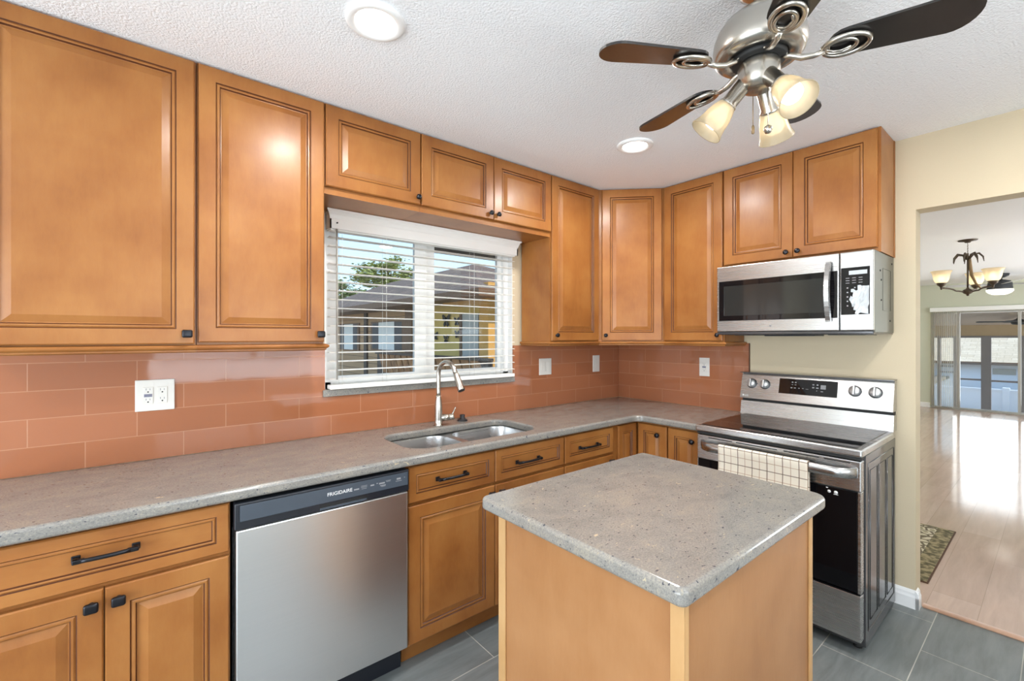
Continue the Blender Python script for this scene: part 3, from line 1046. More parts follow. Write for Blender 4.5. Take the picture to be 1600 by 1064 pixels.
t = thing('corner_base_cabinet', 'maple corner base cabinet with an inward folding two leaf door', 'cabinet', (-.4, -.4, 0))
mb = MB()
mb.prism([(-.002, -.002), (-.8395, -.002), (-.8395, YF), (-.60, YF), (-.60, -.8395), (-.002, -.8395)], .095, .872)
mb.build('cabinet_box', 'wood_v', t)
MB().prism([(-.03, -.03), (-.8395, -.03), (-.8395, -.555), (-.555, -.555), (-.555, -.8395), (-.03, -.8395)], 0.0005, .095).build('toe_kick', 'wood_x', t)
door(XF, -.812, -.623, .100, .860, t, 'small')
XFR = RW(-.62)
d = door(XFR, .626, .8325, .100, .860, t, 'small')
knob(XFR, .775, .802, d, True, .95)

t = thing('base_cabinet', 'narrow maple base cabinet squeezed between corner cabinet and range', 'cabinet', (-.3, -.94, 0))
MB().box(-.60, -.002, -1.0525, -.8405, .095, .872).build('cabinet_box', 'wood_v', t)
MB().box(-.555, -.03, -1.0525, -.8405, 0.0005, .095).build('toe_kick', 'wood_y', t)
d = door(XFR, .843, 1.048, .100, .860, t, 'small')
knob(XFR, 1.005, .802, d, True, .95)

# ------------------------------------------------------------------ countertop, sink, faucet
# concave inner corner: arc centred at (-.695, -.695)
ic = [(-.695 + .045 * math.cos(PI / 2 * (1 - k / 6)), -.695 + .045 * math.sin(PI / 2 * (1 - k / 6))) for k in range(7)]
outer = [(-3.535, -.0012), (-.0012, -.0012), (-.0012, -1.054), (-.65, -1.054)] + list(reversed(ic)) + [(-3.535, -.65)]
hole = rrect(-2.185, -1.415, -.555, -.185, [.10, .10, .085, .085])
ct = slab('countertop', [outer, hole], .8735, .914, .012, 'quartz')
tag(ct, 'long grey speckled quartz countertop running along both walls', 'countertop')

sk = thing('kitchen_sink', 'stainless undermount double bowl sink under the window', 'sink', (-1.8, -.37, .68))


def bowl(x0, x1, y0, y1, r, depth):
    mb = MB()
    lv = [(0, .8725, 0), (.002, .860, 0), (.008, .80, 0), (.014, depth + .05, 0), (.028, depth + .015, .01), (.06, depth, .02)]
    loops = []
    for ins, z, dr in lv:
        loops.append([(p[0], p[1], z) for p in rrect(x0 + ins, x1 - ins, y0 + ins, y1 - ins, max(.03, r - ins * .5), 6)])
    n = len(loops[0])
    vs = [p for l in loops for p in l]
    fs = []
    for i in range(len(loops) - 1):
        for k in range(n):
            k2 = (k + 1) % n
            fs.append([i * n + k, (i + 1) * n + k, (i + 1) * n + k2, i * n + k2])
    fs.append([(len(loops) - 1) * n + k for k in range(n)])
    mb.add(vs, fs, 0, True)
    b = mb.build('bowl', 'steel_sink', sk)
    cx, cy = (x0 + x1) / 2, (y0 + y1) / 2
    MB().lathe([(.055, depth + .0005), (.053, depth + .003), (.040, depth + .0015), (.0005, depth + .001)], (cx, cy, 0), (0, 0, 1), 24).build('drain', 'chrome', b)


bowl(-2.19, -1.835, -.56, -.18, .09, .70)
bowl(-1.795, -1.41, -.56, -.18, .09, .68)
slab('flange', [rrect(-2.215, -1.385, -.585, -.155, .10), rrect(-2.19, -1.835, -.56, -.18, .09), rrect(-1.795, -1.41, -.56, -.18, .09)], .8705, .8730, .0008, 'steel_sink', sk)

fx, fy = -1.818, -.137
fc = thing('faucet', 'brushed nickel gooseneck pull down faucet behind the sink', 'faucet', (fx, fy, .914))
MB().lathe([(.027, .914), (.027, .918), (.0235, .922), (.0225, .95), (.0225, 1.00), (.021, 1.03), (.0185, 1.055), (.0155, 1.075), (.0148, 1.085)], (fx, fy, 0), (0, 0, 1), 24).build('body', 'nickel', fc)
dv = Vector((.030, -.19, 0)).normalized()
pts = [(fx, fy, 1.08)]
for k in range(6):
    pts.append((fx, fy, 1.08 + .02 * (k + 1)))
ar = .072
for k in range(1, 15):
    a = PI * (1 - k / 16)
    c0 = Vector((fx, fy, 1.205)) + dv * ar
    pts.append(tuple(c0 - dv * (ar * -math.cos(a)) * -1 + Vector((0, 0, ar * math.sin(a)))) if False else tuple(c0 + dv * (ar * math.cos(a)) + Vector((0, 0, ar * math.sin(a)))))
e = Vector(pts[-1])
ld = (e - Vector(pts[-2])).normalized()
pts.append(tuple(e + ld * .02))
MB().tube(pts, .0125, 14).build('spout', 'nickel', fc)
h0 = e + ld * .018
MB().lathe([(.0130, 0), (.0142, .003), (.0160, .02), (.0195, .075), (.0210, .096), (.019, .100), (.008, .101)], h0, ld, 20).build('spray_head', 'nickel', fc)
MB().lathe([(.019, .1005), (.0175, .1035), (.0005, .1035)], h0, ld, 20).build('spray_nozzle', 'rubber', fc)
lv = MB()
sd = Vector((.97, -.24, 0)).normalized()
b0 = Vector((fx, fy, .958))
lv.lathe([(.0190, .015), (.0190, .058), (.0172, .060), (.0172, .064), (.0190, .066), (.0190, .086), (.014, .091)], b0, sd, 20)
p0 = b0 + sd * .080
lv.tube([p0, p0 + Vector((0, 0, .02)) + sd * .004, p0 + Vector((0, 0, .055)) + sd * .022], [.0065, .0055, .0045], 10)
lv.build('lever', 'nickel', fc)

st = MB().lathe([(.030, .9145), (.031, .919), (.027, .923), (.017, .928), (.0145, .934), (.0165, .945), (.0150, .950), (.0005, .951)], (-1.628, -.092, 0), (0, 0, 1), 24)
tag(st.build('drain_stopper', 'rubber'), 'black rubber drain stopper on the counter beside the faucet', 'drain stopper')

# ------------------------------------------------------------------ wall plates
def plate(X, u0, u1, v0, v1, label, gangs, group='white wall plates on the tile'):
    t = thing('wall_plate', label, 'outlet', X @ Vector(((u0 + u1) / 2, (v0 + v1) / 2, 0)), group)
    mb = MB(X)
    mb.box(u0, u1, v0, v1, 0.0003, .006, .002)
    mb.build('cover_plate', 'white_plastic', t)
    for (cu, kind) in gangs:
        cv = (v0 + v1) / 2
        w, h = .0165, .0335
        nm = {'switch': 'rocker_switch'}.get(kind, 'receptacle')
        mb = MB(X)
        mb.box(cu - w - .0012, cu + w + .0012, cv - h - .0012, cv + h + .0012, .0055, .0064, m=1)
        mb.box(cu - w, cu + w, cv - h, cv + h, .006, .0085, .001)
        if kind == 'switch':
            mb.add([(cu - w + .003, cv - h + .004, .0086), (cu + w - .003, cv - h + .004, .0086), (cu + w - .003, cv, .0105), (cu - w + .003, cv, .0105), (cu + w - .003, cv + h - .004, .0088), (cu - w + .003, cv + h - .004, .0088)],
                   [[0, 1, 2, 3], [3, 2, 4, 5]])
            r = mb.build(nm, ['white_plastic', 'off_white'], t)
        else:
            for s in (-1, 1):
                c = cv + s * .018
                if kind == 'gfci':
                    c = cv + s * .0205
                mb.box(cu - .0075, cu - .0050, c + .001, c + .009, .0083, .0087, m=2)
                mb.box(cu + .0050, cu + .0075, c + .001, c + .008, .0083, .0087, m=2)
                mb.lathe([(.0028, .0083), (.0028, .0088)], (cu, c - .006, 0), (0, 0, 1), 10, m=3)
            r = mb.build(nm, ['white_plastic', 'off_white', 'grey_ink', 'dark_slot'], t)
            if kind == 'gfci':
                MB(X).box(cu - .013, cu + .013, cv - .006, cv + .006, .0083, .0100, .001).build('test_button', 'blue_button', r)
    return t


XT = BW(-.009)
plate(XT, -3.139, -3.011, 1.114, 1.241, 'wide two gang outlet plate under the left wall cabinets', [(-3.098, 'gfci'), (-3.052, 'outlet')])
plate(XT, -.926, -.806, 1.144, 1.262, 'square two gang rocker switch plate just right of the window', [(-.889, 'switch'), (-.843, 'switch')])
plate(XT, -.345, -.265, 1.139, 1.270, 'narrow single switch plate near the corner of the room', [(-.305, 'switch')])
plate(RW(-.009), .722, .797, 1.137, 1.268, 'single outlet plate on the tile left of the range', [(.7595, 'gfci')])

# ------------------------------------------------------------------ dishwasher
dw = thing('dishwasher', 'stainless front dishwasher with a black control strip', 'dishwasher', (-2.566, -.3, 0))
X0, X1 = -2.8835, -2.2485
MB().box(X0 + .004, X1 - .004, -.585, -.03, .10, .868).build('tub', 'black_plastic', dw)
MB().box(X0 + .010, X1 - .010, -.575, -.03, 0.0005, .10).build('kick_plate', 'black_plastic', dw)
mb = MB(BW(-.638))
mb.box(X0 + .008, X1 - .006, .112, .770, -.055, 0, .006, 3)
mb.build('door_panel', 'steel_x', dw)
mb = MB(BW(-.638))
mb.box(X0 + .003, X1 - .003, .772, .862, -.055, .004, .005, 3)
strip = mb.build('control_strip', 'black_plastic', dw)
mb = MB(BW(-.642))
mb.box(X0 + .018, X1 - .010, .800, .853, .0, .0035, .001)
mb.build('control_face', 'grey_plastic', strip)
mb = MB(BW(-.642))
mb.box(-2.612, -2.432, .7745, .794, -.010, .0006, m=0)
mb.box(-2.610, -2.434, .7755, .783, 0, .0045, .001, m=1)
mb.build('latch_recess', ['dark_slot', 'grey_plastic'], strip)
text_mesh('lettering', 'FRIGIDAIRE', mframe((-2.585, -.6458, .8225), (1, 0, 0), (0, 0, 1)), .0185, 'white_ink', strip)
mb = MB(BW(-.6458))
random.seed(4)
for (u, v, w, h) in ((-2.475, .826, .020, .005), (-2.445, .834, .024, .0015), (-2.445, .829, .024, .0015), (-2.445, .823, .020, .0015), (-2.412, .829, .015, .005), (-2.392, .832, .006, .003),
                     (-2.372, .829, .024, .006), (-2.345, .835, .022, .0015), (-2.345, .831, .018, .0015), (-2.368, .820, .024, .003), (-2.366, .816, .018, .002),
                     (-2.300, .833, .018, .007), (-2.300, .824, .026, .002), (-2.274, .834, .006, .002)):
    MB(BW(-.6458)).box(u - w / 2, u + w / 2, v - h / 2, v + h / 2, 0, .0003).build('button_legend', 'grey_ink', strip)

# ------------------------------------------------------------------ microwave
mw = thing('microwave', 'stainless over the range microwave under the short cabinet', 'microwave', (-.2, -1.43, 1.43))
MY0, MY1 = 1.050, 1.809
MB().box(-.395, -.012, -MY1, -MY0, 1.436, 1.838, .004).build('housing', 'mw_side', mw)
XM = RW(-.42)
# door leaf with window
mb = MB(XM)
mb.box(MY0, 1.671, 1.448, 1.836, -.026, 0, .004, 2)
dr = mb.build('door', 'steel_y', mw)
mb = MB(XM)
mb.rings((1.064, 1.664, 1.512, 1.748), [(0, -.003, 0), (0, .0016, 0), (.002, .0022, 0), (.030, .0022, 0), (.031, .0014, 1)], 1)
mb.build('door_window', ['black_glass', 'mw_glass'], dr)
# curved bar handle
pts = []
for k in range(13):
    s_ = k / 12
    pts.append((1.628, 1.495 + .300 * s_, .012 + .034 * math.sin(PI * s_)))
mb = MB(XM)
vs, fs = [], []
for i, p in enumerate(pts):
    for du, dz in ((-.014, -.005), (-.010, .005), (.010, .005), (.014, -.005)):
        vs.append((p[0] + du, p[1], p[2] + dz))
    if i:
        a = (i - 1) * 4
        for k in range(4):
            k2 = (k + 1) % 4
            fs.append([a + k, a + k2, a + 4 + k2, a + 4 + k])
fs += [[3, 2, 1, 0], [len(vs) - 4, len(vs) - 3, len(vs) - 2, len(vs) - 1]]
mb.add(vs, fs, 0, False)
for v in (1.499, 1.791):
    mb.box(1.618, 1.638, v - .006, v + .006, 0, .018, .002)
mb.build('handle', 'steel_y', dr)
mb = MB(XM)
mb.box(1.674, MY1, 1.448, 1.836, -.026, 0, .004, 2)
cp = mb.build('control_panel', 'steel_y', mw)
MB(XM).box(1.679, 1.795, 1.526, 1.758, -.003, .0016, .001).build('touch_panel', 'black_glass', cp)
mb = MB(XM)
for r_ in range(3):
    for c_ in range(3):
        mb.box(1.699 + .026 * c_, 1.714 + .026 * c_, 1.705 - .012 * r_, 1.7075 - .012 * r_, .0016, .0019)
for r_ in range(5):
    for c_ in range(3):
        mb.box(1.703 + .030 * c_, 1.709 + .030 * c_, 1.655 - .022 * r_, 1.661 - .022 * r_, .0016, .0019)
mb.build('key_legend', 'grey_ink', cp)
# peeling protective film on the touch panel
random.seed(11)
film = MB(XM)
gn = 9
grid = {}
vs, fs = [], []
for j in range(gn):
    for i in range(gn):
        u = 1.722 + .070 * i / (gn - 1) + random.uniform(-.004, .004) - (.012 if j == 4 and i == 0 else 0)
        v = 1.530 + .135 * j / (gn - 1) + random.uniform(-.006, .006) * (1 if 0 < j < gn - 1 else .7)
        grid[i, j] = len(vs)
        vs.append((min(u, 1.793), v, .0035 + random.uniform(0, .005)))
for j in range(gn - 1):
    for i in range(gn - 1):
        if (i == 0 and j in (0, 1, 5)) or (i == 1 and j == 0) or (j == gn - 2 and i in (0, 1)) or (i == 2 and j == 7):
            continue
        fs.append([grid[i, j], grid[i + 1, j], grid[i + 1, j + 1], grid[i, j + 1]])
film.add(vs, fs, 0, False)
film.box(1.712, 1.785, 1.722, 1.742, .0018, .0030)
M['film'] = plain('clear_film_haze', (0.46, 0.49, 0.51), 0.10, 0, spec=0.6)  # pale body colour stands in for the white reflection on the film
film.build('protective_film', 'film', cp)
# lower lip, bottom plate with vents and lamp
MB().box(-.418, -.385, -MY1, -MY0, 1.430, 1.4465, .004).build('lower_lip', 'dark_enamel', mw)
mb = MB()
mb.box(-.385, -.015, -MY1 + .004, -MY0 - .004, 1.429, 1.4358, m=0)
mb.box(-.37, -.22, -1.55, -1.30, 1.421, 1.4292, .003, m=1)
for yy in (-1.20, -1.68):
    mb.box(-.34, -.12, yy - .08, yy + .08, 1.425, 1.4292, .002, m=2)
mb.build('underside', ['dark_enamel', 'black_plastic', 'mw_side'], mw)
for (x, z) in ((-.30, 1.745), (-.28, 1.70), (-.28, 1.60), (-.10, 1.50), (-.06, 1.80)):
    MB().lathe([(.005, 0), (.005, .002), (.0005, .0025)], (x, -MY1, z), (0, -1, 0), 10).build('screw', 'dark_slot', mw)
mb = MB()
mb.tube([(-.25, -MY1 - .0006, 1.55), (-.25, -MY1 - .0006, 1.76), (-.09, -MY1 - .0006, 1.76), (-.09, -MY1 - .0006, 1.55)], .0012, 6, closed=True)
mb.build('side_emboss', 'mw_side', mw)
MB(XM).lathe([(.0055, 0), (.0055, .0006)], (1.352, 1.479, 0), (0, 0, 1), 14).build('emblem', 'grey_ink', dr)

# ------------------------------------------------------------------ range
rg = thing('range', 'freestanding stainless electric range with black oven door', 'range', (-.36, -1.44, 0))
RY0, RY1 = 1.0605, 1.8245
mb = MB()
mb.box(-.628, -.062, -RY1, -RY0, .030, .888, .004)
for a in (RY1, ):
    y = -a - .0003
    for (x0, x1, z0, z1) in ((-.585, -.10, .09, .845), (-.555, -.43, .13, .81), (-.40, -.27, .13, .81), (-.24, -.13, .13, .81)):
        mb.tube([(x0, y, z0), (x1, y, z0), (x1, y, z1), (x0, y, z1)], .0022, 6, closed=True)
mb.build('body', 'dark_enamel', rg)
for (x, y) in ((-.58, -1.10), (-.58, -1.785), (-.10, -1.10), (-.10, -1.785)):
    MB().lathe([(.018, 0.0005), (.018, .008), (.010, .010), (.010, .032)], (x, y, 0), (0, 0, 1), 12).build('foot', 'dark_slot', rg)
MB().box(-.610, -.10, -RY1 + .02, -RY0 - .02, .030, .066).build('kick_plate', 'black_plastic', rg)
# cooktop frame and glass
mb = MB()
mb.box(-.690, -.095, -RY1 - .002, -RY0 + .002, .886, .922, .008, 3)
mb.build('cooktop_frame', 'steel_y', rg)
glass = MB().box(-.664, -.108, -RY1 + .022, -RY0 - .022, .9205, .9245, .001).build('cooktop_glass', 'black_glass', rg)
M['burner_ring'] = plain('burner_ring_print', (0.05, 0.05, 0.055), 0.2)
for (x, y, r) in ((-.50, -1.26, .095), (-.25, -1.26, .075), (-.50, -1.62, .115), (-.25, -1.64, .075)):
    n = 48
    mb = MB()
    for rr in (r, r * .62):
        vs = [(x + q * math.cos(2 * PI * k / n), y + q * math.sin(2 * PI * k / n), .9247) for q in (rr, rr - .0012) for k in range(n)]
        mb.add(vs, [[k, (k + 1) % n, n + (k + 1) % n, n + k] for k in range(n)])
    mb.build('burner_ring', 'burner_ring', glass)
MB().box(-.678, -.63, -RY1 + .004, -RY0 - .004, .872, .886).build('vent_gap', 'dark_slot', rg)
# oven door: steel head band, black glass, frame
XO = RW(-.680)
mb = MB(XO)
mb.box(RY0 + .004, RY1 - .004, .732, .868, -.050, 0, .005, 3)
od = mb.build('oven_door', 'steel_y', rg)
mb = MB(XO)
mb.box(RY0 + .010, RY1 - .018, .286, .731, -.048, -.003, .003)
mb.build('oven_glass', 'oven_glass', od)
MB(XO).box(RY1 - .0175, RY1 - .005, .283, .731, -.048, -.003, .002).build('side_trim', 'steel_y', od)
MB(XO).box(RY0 + .004, RY0 + .0095, .283, .731, -.048, -.003, .002).build('side_trim', 'steel_y', od)
mb = MB(XO)
for k, (a, b) in enumerate(((.07, .20), (.22, .42), (.45, .60), (.62, .72))):
    mb.box(RY0 + a, RY0 + b, .8535, .8585, -.004, .0006)
mb.build('vent_slots', 'dark_slot', od)
# flat wide bar handle with tapered ends
vs, fs = [], []
n = 24
for i in range(n + 1):
    s_ = i / n
    u = RY0 + .030 + (RY1 - RY0 - .048) * s_
    e_ = min(s_, 1 - s_) / .085
    out = .050 * min(1.0, e_) ** .6 if e_ < 1 else .050
    for dv, dw in ((-.024, 0.0), (-.022, .007), (0, .011), (.022, .007), (.024, 0.0), (.014, -.006), (-.014, -.006)):
        vs.append((u, .815 + dv, out + dw))
    if i:
        a = (i - 1) * 7
        for k in range(7):
            k2 = (k + 1) % 7
            fs.append([a + k, a + 7 + k, a + 7 + k2, a + k2])
fs += [list(range(7)), [len(vs) - 1 - k for k in range(7)]]
mb = MB(XO)
mb.add(vs, fs, 0, True)
mb.build('handle', 'steel_y', od)
# small printed marks at the upper right of the glass
mb = MB(XO)
mb.lathe([(.007, -.0028), (.007, -.0024)], (1.700, .708, 0), (0, 0, 1), 12)
mb.lathe([(.008, -.0028), (.008, -.0024)], (1.726, .7085, 0), (0, 0, 1), 12)
mb.box(1.717, 1.735, .698, .7005, -.0028, -.0024)
mb.box(1.688, 1.696, .722, .726, -.0028, -.0024)
mb.build('printed_marks', 'white_ink', od)
# storage drawer
mb = MB(XO)
mb.box(RY0 + .005, RY1 - .005, .068, .274, -.050, -.002, .004, 2)
mb.build('drawer', 'steel_y', rg)
# back guard: slanted control panel over a lower riser
mb = MB()
yA, yB = -1.046, -1.822


def guard(x_bot, x_top, z0, z1, x_back, mbx):
    vs = [(x_bot, yA, z0), (x_bot, yB, z0), (x_top, yB, z1), (x_top, yA, z1), (x_back, yA, z0), (x_back, yB, z0), (x_back, yB, z1), (x_back, yA, z1)]
    mbx.add(vs, [[0, 1, 2, 3], [4, 7, 6, 5], [0, 3, 7, 4], [1, 5, 6, 2], [3, 2, 6, 7], [0, 4, 5, 1]])


guard(-.102, -.060, 1.024, 1.186, -.016, mb)
bgp = mb.build('control_panel', 'steel_y', rg)
MB().box(-.094, -.016, yB - .002, yA + .002, 1.186, 1.190).build('top_cap', 'dark_enamel', bgp)
mb = MB()
guard(-.094, -.082, .920, 1.005, -.018, mb)
mb.build('riser', 'steel_y', rg)
MB().box(-.070, -.018, yB + .004, yA - .004, 1.004, 1.025).build('guard_vent', 'dark_slot', rg)
# frame lying on the slanted panel
sl = Vector((.042, 0, .162)).normalized()
XP = mframe((-.102 - .0004, 0, 1.024), (0, -1, 0), sl)     # local y runs up the slant
mb = MB(XP)
mb.box(1.272, 1.574, .050, .142, -.002, .0025, .001)
disp = mb.build('display', 'black_glass', bgp)
mb = MB(XP)
random.seed(8)
for (u, v, w, h) in ((1.345, .122, .008, .007), (1.362, .122, .009, .007), (1.345, .107, .008, .003), (1.362, .107, .009, .003), (1.342, .088, .010, .006), (1.360, .088, .010, .006), (1.382, .088, .008, .004),
                     (1.402, .088, .009, .003), (1.424, .086, .014, .002), (1.455, .115, .009, .007), (1.476, .115, .009, .007), (1.455, .098, .011, .007), (1.476, .097, .012, .006), (1.505, .104, .026, .024), (1.500, .078, .012, .004), (1.474, .080, .004, .004)):
    mb.box(u - w / 2, u + w / 2, v - h / 2, v + h / 2, .0025, .0028)
mb.build('display_legend', 'grey_ink', disp)
for u in (1.112, 1.190, 1.655, 1.745):
    mb = MB(XP)
    c = (u, .097, 0)
    mb.lathe([(.0305, 0), (.0305, .005), (.027, .007)], c, (0, 0, 1), 28, m=1)
    mb.lathe([(.0262, .004), (.0252, .020), (.0225, .026), (.0005, .027)], c, (0, 0, 1), 28, m=0)
    mb.box(u - .0045, u + .0045, .097 - .024, .097 + .024, .022, .036, .002, m=0)
    mb.box(u + .0046, u + .0070, .097 - .023, .097 + .023, .0255, .0285, m=1)  # dark strip put in for the shadow beside the grip ridge
    mb.build('burner_knob', ['satin', 'dark_enamel'], bgp)
mb = MB(XP)
mb.lathe([(.006, 0), (.006, .0006)], (1.066, .018, 0), (0, 0, 1), 16)
mb.build('emblem', 'white_ink', bgp)
text_mesh('lettering', 'LG', mframe(XP @ Vector((1.077, .012, .0004)), (0, -1, 0), sl), .017, 'white_ink', bgp)

# ------------------------------------------------------------------ towel over the oven handle
def towel_mat():
    m, n, b = new_mat('checked_cotton')
    tc = nd(n, 'ShaderNodeTexCoord')
    sp = nd(n, 'ShaderNodeSeparateXYZ')
    n.links.new(tc.outputs['UV'], sp.inputs[0])

    def lines(axis, period, off, wid):
        a = nd(n, 'ShaderNodeMath', operation='ADD')
        n.links.new(sp.outputs[axis], a.inputs[0])
        a.inputs[1].default_value = off
        d_ = nd(n, 'ShaderNodeMath', operation='DIVIDE')
        n.links.new(a.outputs[0], d_.inputs[0])
        d_.inputs[1].default_value = period
        f = nd(n, 'ShaderNodeMath', operation='FRACT')
        n.links.new(d_.outputs[0], f.inputs[0])
        l = nd(n, 'ShaderNodeMath', operation='LESS_THAN')
        n.links.new(f.outputs[0], l.inputs[0])
        l.inputs[1].default_value = wid / period
        return l.outputs[0]

    def mx2(a, bcol, fac, k):
        x = nd(n, 'ShaderNodeMix', data_type='RGBA')
        mu = nd(n, 'ShaderNodeMath', operation='MULTIPLY')
        n.links.new(fac, mu.inputs[0])
        mu.inputs[1].default_value = k
        n.links.new(mu.outputs[0], x.inputs['Factor'])
        if isinstance(a, tuple):
            x.inputs['A'].default_value = col4(a)
        else:
            n.links.new(a, x.inputs['A'])
        x.inputs['B'].default_value = col4(bcol)
        return x.outputs['Result']

    c = srgb(232, 224, 208)
    dk, lt = srgb(112, 94, 80), srgb(176, 146, 122)
    c = mx2(c, lt, lines('X', .070, .000, .0035), .75)
    c = mx2(c, lt, lines('Y', .078, .000, .0035), .75)
    c = mx2(c, dk, lines('X', .070, .035, .0040), .9)
    c = mx2(c, dk, lines('Y', .078, .039, .0040), .9)
    n.links.new(c, b.inputs['Base Color'])
    b.inputs['Roughness'].default_value = 0.9
    nz = nd(n, 'ShaderNodeTexNoise', i_Scale=700.0)
    n.links.new(tc.outputs['UV'], nz.inputs['Vector'])
    bp = nd(n, 'ShaderNodeBump', i_Strength=0.3, i_Distance=0.001)
    n.links.new(nz.outputs['Fac'], bp.inputs['Height'])
    n.links.new(bp.outputs['Normal'], b.inputs['Normal'])
    return m


M['towel'] = towel_mat()
prof = []
for k in range(13):                     # front fall, over the bar, short back fall
    prof.append((-.0665 - .004 * math.sin(k * .5), .560 + (.812 - .560) * k / 12))
for k in range(1, 8):
    a = PI * k / 8
    prof.append((-.0535 - .0130 * math.cos(a), .818 + .022 * math.sin(a)))
prof[-7:] = [(-.0668 + .0, .830), (-.0655, .8385), (-.0600, .8425), (-.0520, .8430), (-.0430, .8415), (-.0385, .836), (-.0370, .828)]
for k in range(6):
    prof.append((-.0370 + .001 * k, .815 - .03 * k))
nu = 40
vs, fs, uv = [], [], []
for i in range(nu + 1):
    y = -1.216 - .419 * i / nu
    L = 0
    for j, (w, z) in enumerate(prof):
        if j:
            L += math.hypot(w - prof[j - 1][0], z - prof[j - 1][1])
        rip = .0022 * math.sin(i * .55 + 1) * max(0, (.80 - z)) / .25 if j < 13 else 0
        vs.append((-.680 + w + rip, y, z))
        uv.append((.419 * i / nu + .004, L))
n = len(prof)
for i in range(nu):
    for j in range(n - 1):
        fs.append([i * n + j, (i + 1) * n + j, (i + 1) * n + j + 1, i * n + j + 1])
tw = MB().add(vs, fs, 0, True).build('dish_towel', 'towel')
ul = tw.data.uv_layers.new(name='UVMap')
for lp in tw.data.loops:
    ul.data[lp.index].uv = uv[lp.vertex_index]
sm = tw.modifiers.new('thickness', 'SOLIDIFY')
sm.thickness = .002
tag(tw, 'cream checked dish towel hanging over the oven door handle', 'towel')

# ------------------------------------------------------------------ island
isl = thing('kitchen_island', 'maple panelled island cabinet in the foreground', 'island', (-1.88, -1.58, 0))
IX0, IX1, IY0, IY1 = -2.255, -1.515, -1.882, -1.270
MB().box(IX0, IX1, IY0, IY1, 0.0005, .8725).build('cabinet_box', 'veneer', isl)
for (x0, x1, y0, y1) in ((IX0 - .006, IX0 - .0003, IY1 - .030, IY1 + .003), (IX0 - .006, IX0 - .0003, IY0 - .006, IY0 + .026), (IX0 - .0003, IX0 + .014, IY0 - .006, IY0 - .0003),
                         (IX1 - .018, IX1 + .006, IY0 - .006, IY0 - .0003)):
    MB().box(x0, x1, y0, y1, 0.0005, .8725, .0015).build('corner_strip', 'batten', isl)
ict = slab('island_countertop', [rrect(-2.293, -1.425, -1.908, -1.212, [.022, .045, .022, .022])], .8735, .914, .012, 'quartz')
tag(ict, 'square grey quartz top lying on the island', 'countertop')

# ------------------------------------------------------------------ recessed ceiling lights
def downlight(x, y, label, energy):
    t = thing('recessed_light', label, 'ceiling light', (x, y, H), 'recessed ceiling lights')
    MB().lathe([(.064, -.004), (.070, -.010), (.086, -.012), (.096, -.006), (.096, -.0005)], (x, y, H), (0, 0, 1), 40, cap=False).build('trim_ring', 'vinyl', t)
    MB().lathe([(.0005, -.0075), (.055, -.0075), (.0655, -.005)], (x, y, H), (0, 0, 1), 40).build('lens', 'lens', t)
    l = light('downlight_lamp', 'AREA', (x, y, H - .014), energy, (1.0, 0.97, 0.94), rot=(0, 0, 0), size=.13)
    return t


downlight(-2.519, -.936, 'round recessed light above the wall cabinets left of the fan', 14)
downlight(-1.038, -.900, 'round recessed light beyond the fan nearer the corner cabinet', 14)
downlight(-.95, -2.42, 'round recessed light over the floor by the doorway', 14)
downlight(-2.52, -2.75, 'round recessed light above the camera position', 14)
downlight(-4.3, -1.8, 'round recessed light over the left end of the room', 14)

# ------------------------------------------------------------------ ceiling fan
fcx, fcy = -1.716, -1.813
zb = 2.216
fan = thing('ceiling_fan', 'brushed nickel ceiling fan with dark blades and three lit shades', 'fan', (fcx, fcy, H))
F0 = (fcx, fcy, 0)
MB().lathe([(.0005, H - .046), (.030, H - .046), (.052, H - .034), (.062, H - .012), (.063, H - .0005)], F0, (0, 0, 1), 32).build('canopy', 'nickel', fan)
MB().lathe([(.0135, 2.375), (.0135, H - .04)], F0, (0, 0, 1), 16).build('downrod', 'nickel', fan)
MB().lathe([(.074, 2.240), (.078, 2.233), (.096, 2.231), (.110, 2.234), (.118, 2.241), (.122, 2.253), (.124, 2.270), (.121, 2.292), (.112, 2.316), (.096, 2.340), (.072, 2.360), (.045, 2.373), (.024, 2.382), (.0005, 2.384)], F0, (0, 0, 1), 48).build('motor_housing', 'nickel', fan)
MB().lathe([(.0005, 2.222), (.070, 2.222), (.0735, 2.227), (.0735, 2.242), (.0005, 2.242)], F0, (0, 0, 1), 40).build('flywheel', 'dark_slot', fan)
MB().lathe([(.0005, 2.140), (.030, 2.140), (.044, 2.146), (.052, 2.158), (.056, 2.176), (.056, 2.212), (.052, 2.222), (.0005, 2.222)], F0, (0, 0, 1), 32).build('switch_housing', 'nickel', fan)
ph = -1.19195
